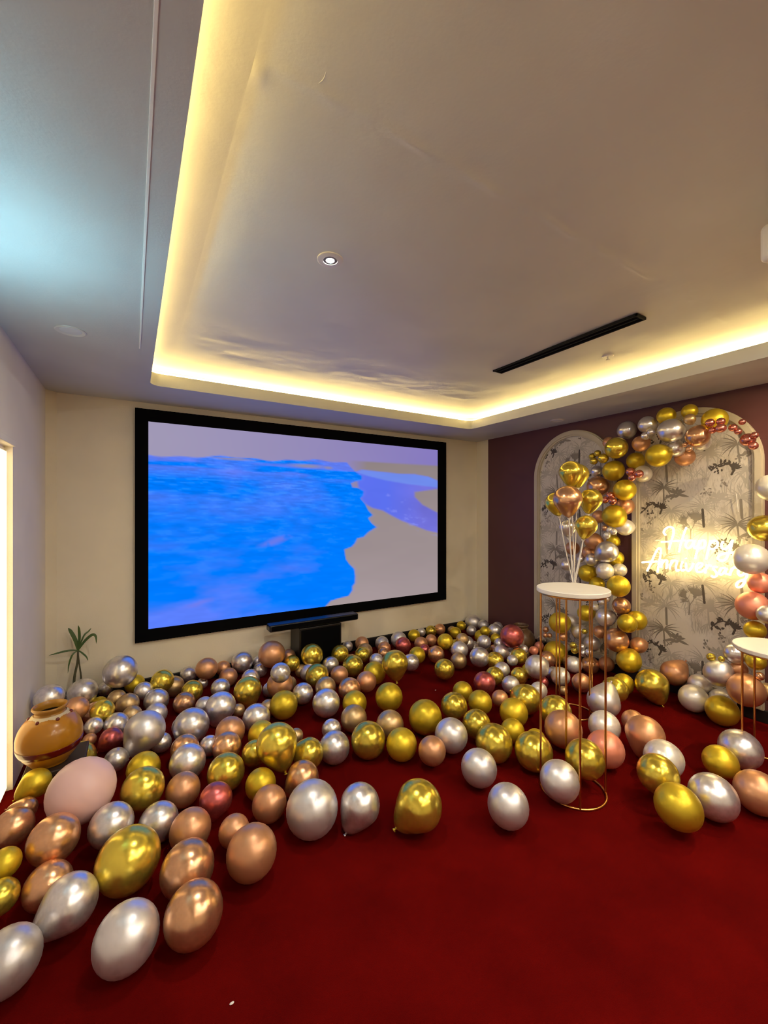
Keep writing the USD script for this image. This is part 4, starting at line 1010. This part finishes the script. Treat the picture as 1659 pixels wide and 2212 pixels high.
def arch(y0, y1, label, seed):
    t = thing('wallpaper_arch', label, 'wall panel', (XR - .006, (y0 + y1) / 2, 0), 0, 'wallpaper arches')
    yc = (y0 + y1) / 2
    outer = affinity.translate(arch_shape(y0, y1, .09, ARCH_TOP), -yc, 0)
    inner = outer.buffer(-.062)
    inner = unary_union([inner, inner.intersection(rect(-9, 0, 9, .5))]).intersection(rect(-9, .09, 9, 9))
    fr_ = outer.difference(inner)
    lip = outer.buffer(-.010).difference(inner.buffer(.016)).intersection(rect(-9, .10, 9, 9))
    obj('frame', cat(to_wall(extr(fr_, .026), 0), to_wall(extr(lip, .038), 0)), 'frame_paint', t, 30)
    obj('wallpaper', to_wall(extr(inner, .006), 0), 'paper', t)
    R = random.Random(seed)
    parts = {'print_light': [], 'print_mid': [], 'print_dark': []}
    for col in range(-2, 3):
        for row in range(-1, 5):
            for fn, tone, y, z in TILE:
                yy = .30 - .455 - (col * .5 + y) + .5
                zz = .03 + row * .6 + z + (col % 2) * .3
                if not inner.buffer(.1).contains(Point(yy, zz)):
                    continue
                g = affinity.scale(fn(R), -1, 1, origin=(0, 0))
                parts[TONE[tone]].append(rot(g, R.uniform(-4, 4), yy, zz, 1.0))
    safe = inner.buffer(-.004)
    for k, (nm, gs) in enumerate((('pale_print', parts['print_light']), ('grey_print', parts['print_mid']), ('dark_print', parts['print_dark']))):
        g = unary_union(gs).intersection(safe).simplify(.0006)
        mm = extr(g, .0006)
        mm.apply_translation([0, 0, .0058 + .0003 * k])
        tag(obj(nm, to_wall(mm, 0), ('print_light', 'print_mid', 'print_dark')[k], t, False), kind='stuff')


arch(2.163, 3.070, 'arched grey jungle wallpaper panel in a cream frame, behind the balloon bunch', 11)
arch(1.111, 2.018, 'arched jungle wallpaper panel in a cream frame, behind the lit neon lettering', 12)

# neon lettering: Happy Anniversary
ns = thing('neon_sign', 'glowing warm white neon script reading Happy Anniversary on the wallpaper', 'neon sign', (XR - .090, 1.5, 1.4))
k = 0
for ch, n in (('h', 3), ('a', 1), ('p', 2), ('p', 2), ('y', 1), ('a', 2), ('n', 2), ('n', 2), ('i', 2), ('v', 1), ('e', 1), ('r', 2), ('s', 1), ('a', 1), ('r', 2), ('y', 1)):
    tubes = [tube(smooth_curve([(0, y - 1.5, z - 1.4) for y, z in st], 4), .0080, 6) for st in NEON[k:k + n]]
    k += n
    obj('letter_' + ch, cat(*tubes), 'neon_tube', ns, 60)
ally = [p[0] for s in NEON for p in s]
allz = [p[1] for s in NEON for p in s]
for y, z in ((min(ally) + .12, min(allz) + .12), (max(ally) - .10, max(allz) - .12), ((min(ally) + max(ally)) / 2, max(allz) - .28)):
    obj('stand_off', trimesh.creation.cylinder(.006, .076, 16, transform=trimesh.transformations.rotation_matrix(np.pi / 2, [0, 1, 0])).apply_translation([.044, y - 1.5, z - 1.4]), 'white_plastic', ns)
cord = smooth_curve([(.050, 1.262 - 1.5, .235), (.054, 1.258 - 1.5, .16), (.056, 1.252 - 1.5, .10)], 6)
obj('cord', tube(cord, .003, 8), 'stick_white', ns)


# ---------------------------------------------------------------- round pedestals
def pedestal(x, y, h, rt, rr, angles, label, yaw=None):
    t = thing('pedestal', label, 'pedestal', (x, y, 0), 0, 'round metal pedestals')
    top = lathe([(0, h - .024), (rt - .003, h - .024), (rt, h - .021), (rt, h - .003), (rt - .003, h), (0, h)], 72)
    obj('tabletop', top, 'table_white', t)
    k = np.linspace(0, 2 * np.pi, 73)[:-1]
    obj('base_ring', tube(np.stack([rr * np.cos(k), rr * np.sin(k), 0 * k + .006], 1), .006, 8, closed=True), 'gold_rod', t, 60)
    obj('top_ring', tube(np.stack([rr * np.cos(k), rr * np.sin(k), 0 * k + h - .0305], 1), .006, 8, closed=True), 'gold_rod', t, 60)
    to_cam = math.atan2(-y, -x)
    for a in angles:                                    # measured from the side that faces the viewer
        b = to_cam + math.radians(a)
        obj('rod', trimesh.creation.cylinder(.0058, h - .03, 16).apply_translation([rr * math.cos(b), rr * math.sin(b), (h - .03) / 2 + .003]), 'gold_rod', t)
    return t


pedestal(2.036, 1.384, 1.09, .183, .163, (9 + 3, 99 + 3, 192, 279 + 3), 'tallest round pedestal with cream top and thin copper rods, nearest the middle')
pedestal(2.826, 1.909, .93, .143, .125, (55, 105, 235, 285), 'smaller round pedestal standing directly behind the tallest one')
pedestal(3.131, .846, .73, .200, .182, (35, 125, 215, 305), 'low round pedestal with cream top, cut by the right picture edge')

# ---------------------------------------------------------------- clay pots and plant
pot_profile = [(0, 0), (.085, 0), (.100, .012), (.140, .055), (.160, .100), (.165, .125), (.161, .158), (.148, .190), (.124, .220), (.095, .240), (.080, .250)]
neck = [(.080, .250), (.075, .257), (.076, .264), (.087, .276), (.090, .282), (.086, .288), (.080, .287), (.072, .272), (.070, .250)]


def lathe_smooth(pr, n=56):
    return lathe(smooth_curve([(a, b) for a, b in pr], 4), n)


def pot(x, y, z, label, s=1.0, dress=True):
    t = thing('clay_pot', label, 'pot', (x, y, z))
    sc = lambda m: m.apply_scale([s * .88, s * .88, s * 1.04])
    obj('body', sc(lathe_smooth(pot_profile)), 'pot_glaze' if dress else 'pot_dark', t, 60)
    obj('rim', sc(lathe_smooth(neck)), 'pot_rim' if dress else 'pot_dark', t, 60)
    obj('interior', sc(lathe([(0, .06), (.10, .09), (.12, .13), (.11, .19), (.069, .252)], 40)), 'pot_inside', t, 60)
    if dress:
        obj('red_band', sc(lathe([(.1440, .068), (.1530, .070), (.1610, .086), (.1652, .104), (.1610, .106), (.1440, .070)], 64)), 'pot_red', t, 60)
        # ragged lace collar round the neck
        k = np.linspace(0, 2 * np.pi, 121)[:-1]
        lo = .2385 + .0025 * np.sin(7 * k) + .003 * rng.random(120)
        def rad(z):
            return np.interp(z, [.158, .190, .220, .240, .250], [.161, .148, .124, .095, .080]) + .002
        rows = [np.stack([rad(zz) * np.cos(k), rad(zz) * np.sin(k), zz], 1) for zz in (np.full(120, .252), np.full(120, .248), (lo + .248) / 2, lo)]
        v, f = np.vstack(rows), []
        for r_ in range(3):
            for j_ in range(120):
                q_ = [r_ * 120 + j_, r_ * 120 + (j_ + 1) % 120, (r_ + 1) * 120 + (j_ + 1) % 120, (r_ + 1) * 120 + j_]
                f += [[q_[0], q_[2], q_[1]], [q_[0], q_[3], q_[2]]]
        obj('lace_collar', sc(trimesh.Trimesh(v, f, process=False)), 'pot_lace', t, 60)
        for a in (-118, -62, 0, 60, 120, 180):
            a = math.radians(a)
            d = trimesh.creation.icosphere(2, .0105)
            d.apply_scale([1, 1, .9])
            rr = rad(.236) - .002
            d.apply_translation([rr * math.cos(a), rr * math.sin(a), .236])
            obj('red_bead', sc(d), 'pot_red', t, 60)
    return t


st = thing('low_stool', 'low dark wooden stool under the yellow clay pot', 'stool', (-.345, 2.84, 0))
obj('top', rbox(-.13, -.13, .135, .13, .13, .165, .006), 'dark_wood', st)
for sx in (-1, 1):
    for sy in (-1, 1):
        obj('leg', rbox(sx * .10 - .014, sy * .10 - .014, 0, sx * .10 + .014, sy * .10 + .014, .137, .004), 'dark_wood', st)
pot(-.375, 2.83, .165, 'yellow glazed clay pot with red band and beaded lace collar', 1.0)
pot(3.55, 3.02, .0, 'dark clay pot whose round mouth shows behind the red balloons', 1.0, False)

pl = thing('potted_plant', 'small spiky plant with long thin leaves before the cream wall', 'plant', (-.355, 3.89, 0))
obj('planter', lathe([(0, 0), (.055, 0), (.075, .13), (.078, .14), (.070, .14), (.066, .12), (0, .12)], 32), 'planter_grey', pl)
obj('soil', lathe([(0, .118), (.062, .118), (.066, .122), (0, .127)], 24), 'soil', pl)
obj('stem', tube(smooth_curve([(-.022, 0, .11), (-.016, 0, .25), (.002, 0, .36), (.006, 0, .45)], 5), np.linspace(.010, .006, 16), 8), 'stem_brown', pl)
obj('stem', tube(smooth_curve([(.030, 0, .11), (.024, 0, .25), (.012, 0, .36), (.006, 0, .44)], 5), np.linspace(.007, .004, 16), 8), 'stem_brown', pl)


def blade(pts, w):
    """A strap leaf: a folded, tapering strip with thickness."""
    c = smooth_curve(pts, 6)
    n = len(c)
    t = np.gradient(c, axis=0)
    t /= np.linalg.norm(t, axis=1, keepdims=True)
    side = np.cross(t, [0, -1, .3])
    side /= np.linalg.norm(side, axis=1, keepdims=True)
    s = np.linspace(0, 1, n)
    h = (w * np.clip(np.sin(np.pi * (.12 + .88 * s)), .03, 1) ** .7)[:, None]
    up = np.cross(side, t)
    ring_ = [c + side * h, c + up * .0015, c - side * h, c - up * .0015 - up * h * .25]
    v = np.stack(ring_, 1).reshape(-1, 3)
    f = []
    for a in range(n - 1):
        for b_ in range(4):
            q_ = [a * 4 + b_, a * 4 + (b_ + 1) % 4, (a + 1) * 4 + (b_ + 1) % 4, (a + 1) * 4 + b_]
            f += [[q_[0], q_[1], q_[2]], [q_[0], q_[2], q_[3]]]
    f += [[0, 2, 1], [0, 3, 2], [4 * n - 4, 4 * n - 3, 4 * n - 2], [4 * n - 4, 4 * n - 2, 4 * n - 1]]
    m_ = trimesh.Trimesh(v, f, process=False)
    m_.fix_normals()
    return m_


O = (.006, 0, .452)
for pts, w in (([O, (-.010, .0, .53), (-.040, .01, .60), (-.055, .012, .625)], .013), ([O, (.015, -.01, .54), (.013, -.015, .61), (.008, -.018, .645)], .009),
               ([O, (.05, -.01, .52), (.095, -.02, .56), (.118, -.025, .545), (.122, -.028, .49)], .010), ([O, (-.05, -.015, .463), (-.11, -.02, .458), (-.165, -.025, .450)], .007),
               ([O, (.04, .015, .55), (.07, .03, .58), (.085, .035, .60)], .006), ([O, (.035, -.02, .43), (.06, -.03, .40), (.070, -.035, .37)], .006),
               ([O, (-.025, -.02, .43), (-.045, -.03, .37), (-.052, -.035, .30)], .006)):
    obj('leaf', blade(pts, w), 'leaf_green', pl, 40)


# ---------------------------------------------------------------- balloons
def balloon_meshes(n=28, stretch=.17, taper=.03):
    """Unit balloon about the origin, mouth at -z: round crown, drawn-out lower half, gathered neck and rolled lip."""
    th = np.linspace(0, np.pi, 30)
    r, z = np.sin(th), np.cos(th)
    dn = np.clip(-np.cos(th), 0, 1)
    z = np.where(z < 0, z * (1 + stretch * dn ** 2), z)
    r = r * (1 - taper * dn ** 1.5 * 1.4 * (1 - .35 * dn ** 4))
    keep = (r > .07) | (z > 0)
    prof = [(max(a, 0), b) for a, b, k in zip(r, z, keep) if k]
    prof[0] = (0, 1.0)
    e = -1 - stretch
    prof += [(.075, e + .005), (.055, e - .015), (0, e - .017)]
    body_ = lathe(prof[::-1], n)
    knot_ = lathe([(a_, b_ + e + 1.17) for a_, b_ in [(0, -1.175), (.055, -1.18), (.060, -1.20), (.043, -1.215), (.045, -1.235), (.088, -1.285), (.092, -1.295), (.080, -1.297), (.03, -1.255), (0, -1.25)]][::-1], 14)
    for m_ in (body_, knot_):
        m_.fix_normals()
    return body_, knot_


BODY, KNOT = balloon_meshes()
MBODY, MKNOT = balloon_meshes(20)
TBODY, TKNOT = balloon_meshes(32, .30, .17)          # lightly drawn out
SBODY, SKNOT = balloon_meshes(32, .32, .18)          # hanging teardrop


def quat_to(d):
    """The rotation that turns -z (the mouth) to d, with some spin."""
    d = np.asarray(d, float) / np.linalg.norm(d)
    a = np.array([0, 0, -1.0])
    c = np.cross(a, d)
    w = 1 + a @ d
    if w < 1e-6:
        return Gf.Quatf(0, 1, 0, 0)
    n = math.sqrt(w * w + c @ c)
    return Gf.Quatf(w / n, c[0] / n, c[1] / n, c[2] / n)


def matrix_to(d, loc, s):
    q_ = quat_to(d)
    i_ = q_.GetImaginary()
    T = trimesh.transformations.quaternion_matrix([q_.GetReal(), i_[0], i_[1], i_[2]])
    T[:3, :3] *= s
    T[:3, 3] = loc
    return T


def place(x, loc, d, s):
    x.AddTranslateOp().Set(Gf.Vec3d(*map(float, loc)))
    x.AddOrientOp().Set(quat_to(d))
    x.AddScaleOp().Set(Gf.Vec3f(s, s, s))


first = {}


def balloon(loc, r, kind, d, tear, label, group):
    x = UsdGeom.Xform.Define(stage, numbered('/World/balloon'))
    p = x.GetPrim()
    key = (kind, tear)
    if key in first:
        p.GetReferences().AddInternalReference(first[key])
        p.SetInstanceable(True)
        for k, v_ in (('translate', Gf.Vec3d(*map(float, loc))), ('orient', quat_to(d)), ('scale', Gf.Vec3f(r, r, r))):
            p.GetAttribute('xformOp:' + k).Set(v_)
    else:
        first[key] = p.GetPath()
        place(x, loc, d, r)
        obj('body', TBODY if tear else BODY, KIND[kind], p, 60)
        obj('knot', TKNOT if tear else KNOT, KIND[kind], p, 60)
    return tag(p, label, 'balloon', group)


for x, y, z, r, k, d, tear, lab in FLOOR_BALLOONS:
    balloon((x, y, z), r, k, d, tear, lab, 'balloons strewn over the floor')


def garland(name, label, rows):
    c = np.mean([q_[:3] for q_ in rows], 0)
    t = thing(name, label, 'balloon garland', (c[0], c[1], 0), 0)
    c[2] = 0
    for x, y, z, r, k, d, mini in rows:
        T = matrix_to(d, np.array([x, y, z]) - c, r)
        b_ = (MBODY if mini else BODY).copy().apply_transform(T)
        kn = (MKNOT if mini else KNOT).copy().apply_transform(T)
        p = obj('mini_balloon' if mini else 'balloon', b_, KIND[k], t, 60, KIND[k].replace('_', ' ') + (' mini balloon' if mini else ' balloon'))
        obj('knot', kn, KIND[k], p, 60)
    return t


garland('balloon_garland', 'arching garland of gold, silver and copper balloons between the two wallpaper arches', ARCH_GARLAND)
garland('balloon_garland', 'column garland of white, coral and silver balloons at the picture edge by the low pedestal', COLUMN_GARLAND)

# bunch of balloons on white sticks, standing on the pedestal behind
BX, BY, BZ = 2.826, 1.909, .93
hold = thing('balloon_stand', 'white weighted holder for the stick balloons, on the smaller pedestal', 'balloon stand', (BX, BY, BZ))
obj('base', lathe([(0, 0), (.050, 0), (.055, .006), (.050, .016), (.024, .020), (.018, .026), (.017, .028), (0, .028)], 32), 'stick_white', hold)
obj('hub', lathe([(0, .028), (.020, .028), (.023, .034), (.020, .042), (0, .044)], 24), 'stick_white', hold)
stick_labels = ['front chrome gold balloon at the very top of the stick bunch', 'rear chrome gold balloon at the top of the stick bunch, mostly hidden',
                'chrome copper teardrop balloon in the middle of the stick bunch', 'chrome gold balloon on a stick, farthest left of the bunch',
                'chrome gold balloon on a stick, to the right of the copper one', 'lowest chrome gold balloon of the stick bunch', 'only chrome silver balloon of the stick bunch']
for n, ((x, y, z, r, k, d), lab) in enumerate(zip(STICK_BALLOONS, stick_labels)):
    t = thing('stick_balloon', lab, 'balloon', (x, y, z), 0, 'stick balloons on the smaller pedestal')
    d = np.array(d) / np.linalg.norm(d)
    T = matrix_to(d, (0, 0, 0), r)
    obj('body', SBODY.copy().apply_transform(T), KIND[k], t, 60)
    obj('knot', SKNOT.copy().apply_transform(T), KIND[k], t, 60)
    a = 2 * np.pi * n / 7
    foot = np.array([BX + .010 * math.cos(a), BY + .010 * math.sin(a), BZ + .045]) - [x, y, z]
    tip = d * r * 1.39
    obj('cup', lathe([(.0, -.012), (.006, -.012), (.016, .006), (.013, .006), (.004, -.006), (0, -.006)], 16).apply_transform(matrix_to(d, tip, 1)), 'stick_white', t)
    mid = (tip + foot) / 2 + np.array([0, 0, -.02])
    obj('stick', tube(smooth_curve([tip, mid, foot], 8), .0042, 8), 'stick_white', t, 60)

# two scraps on the carpet
for x, y, lab in ((.26, 1.32, 'tiny pale scrap on bare carpet nearest the camera'), (2.18, 2.75, 'tiny pale scrap on the bare carpet patch near the screen')):
    m_ = trimesh.creation.icosphere(1, .006)
    m_.apply_scale([1.2, .7, .35])
    m_.apply_translation([x, y, .003])
    tag(obj('paper_scrap', m_, 'paper_scrap'), lab, 'litter')
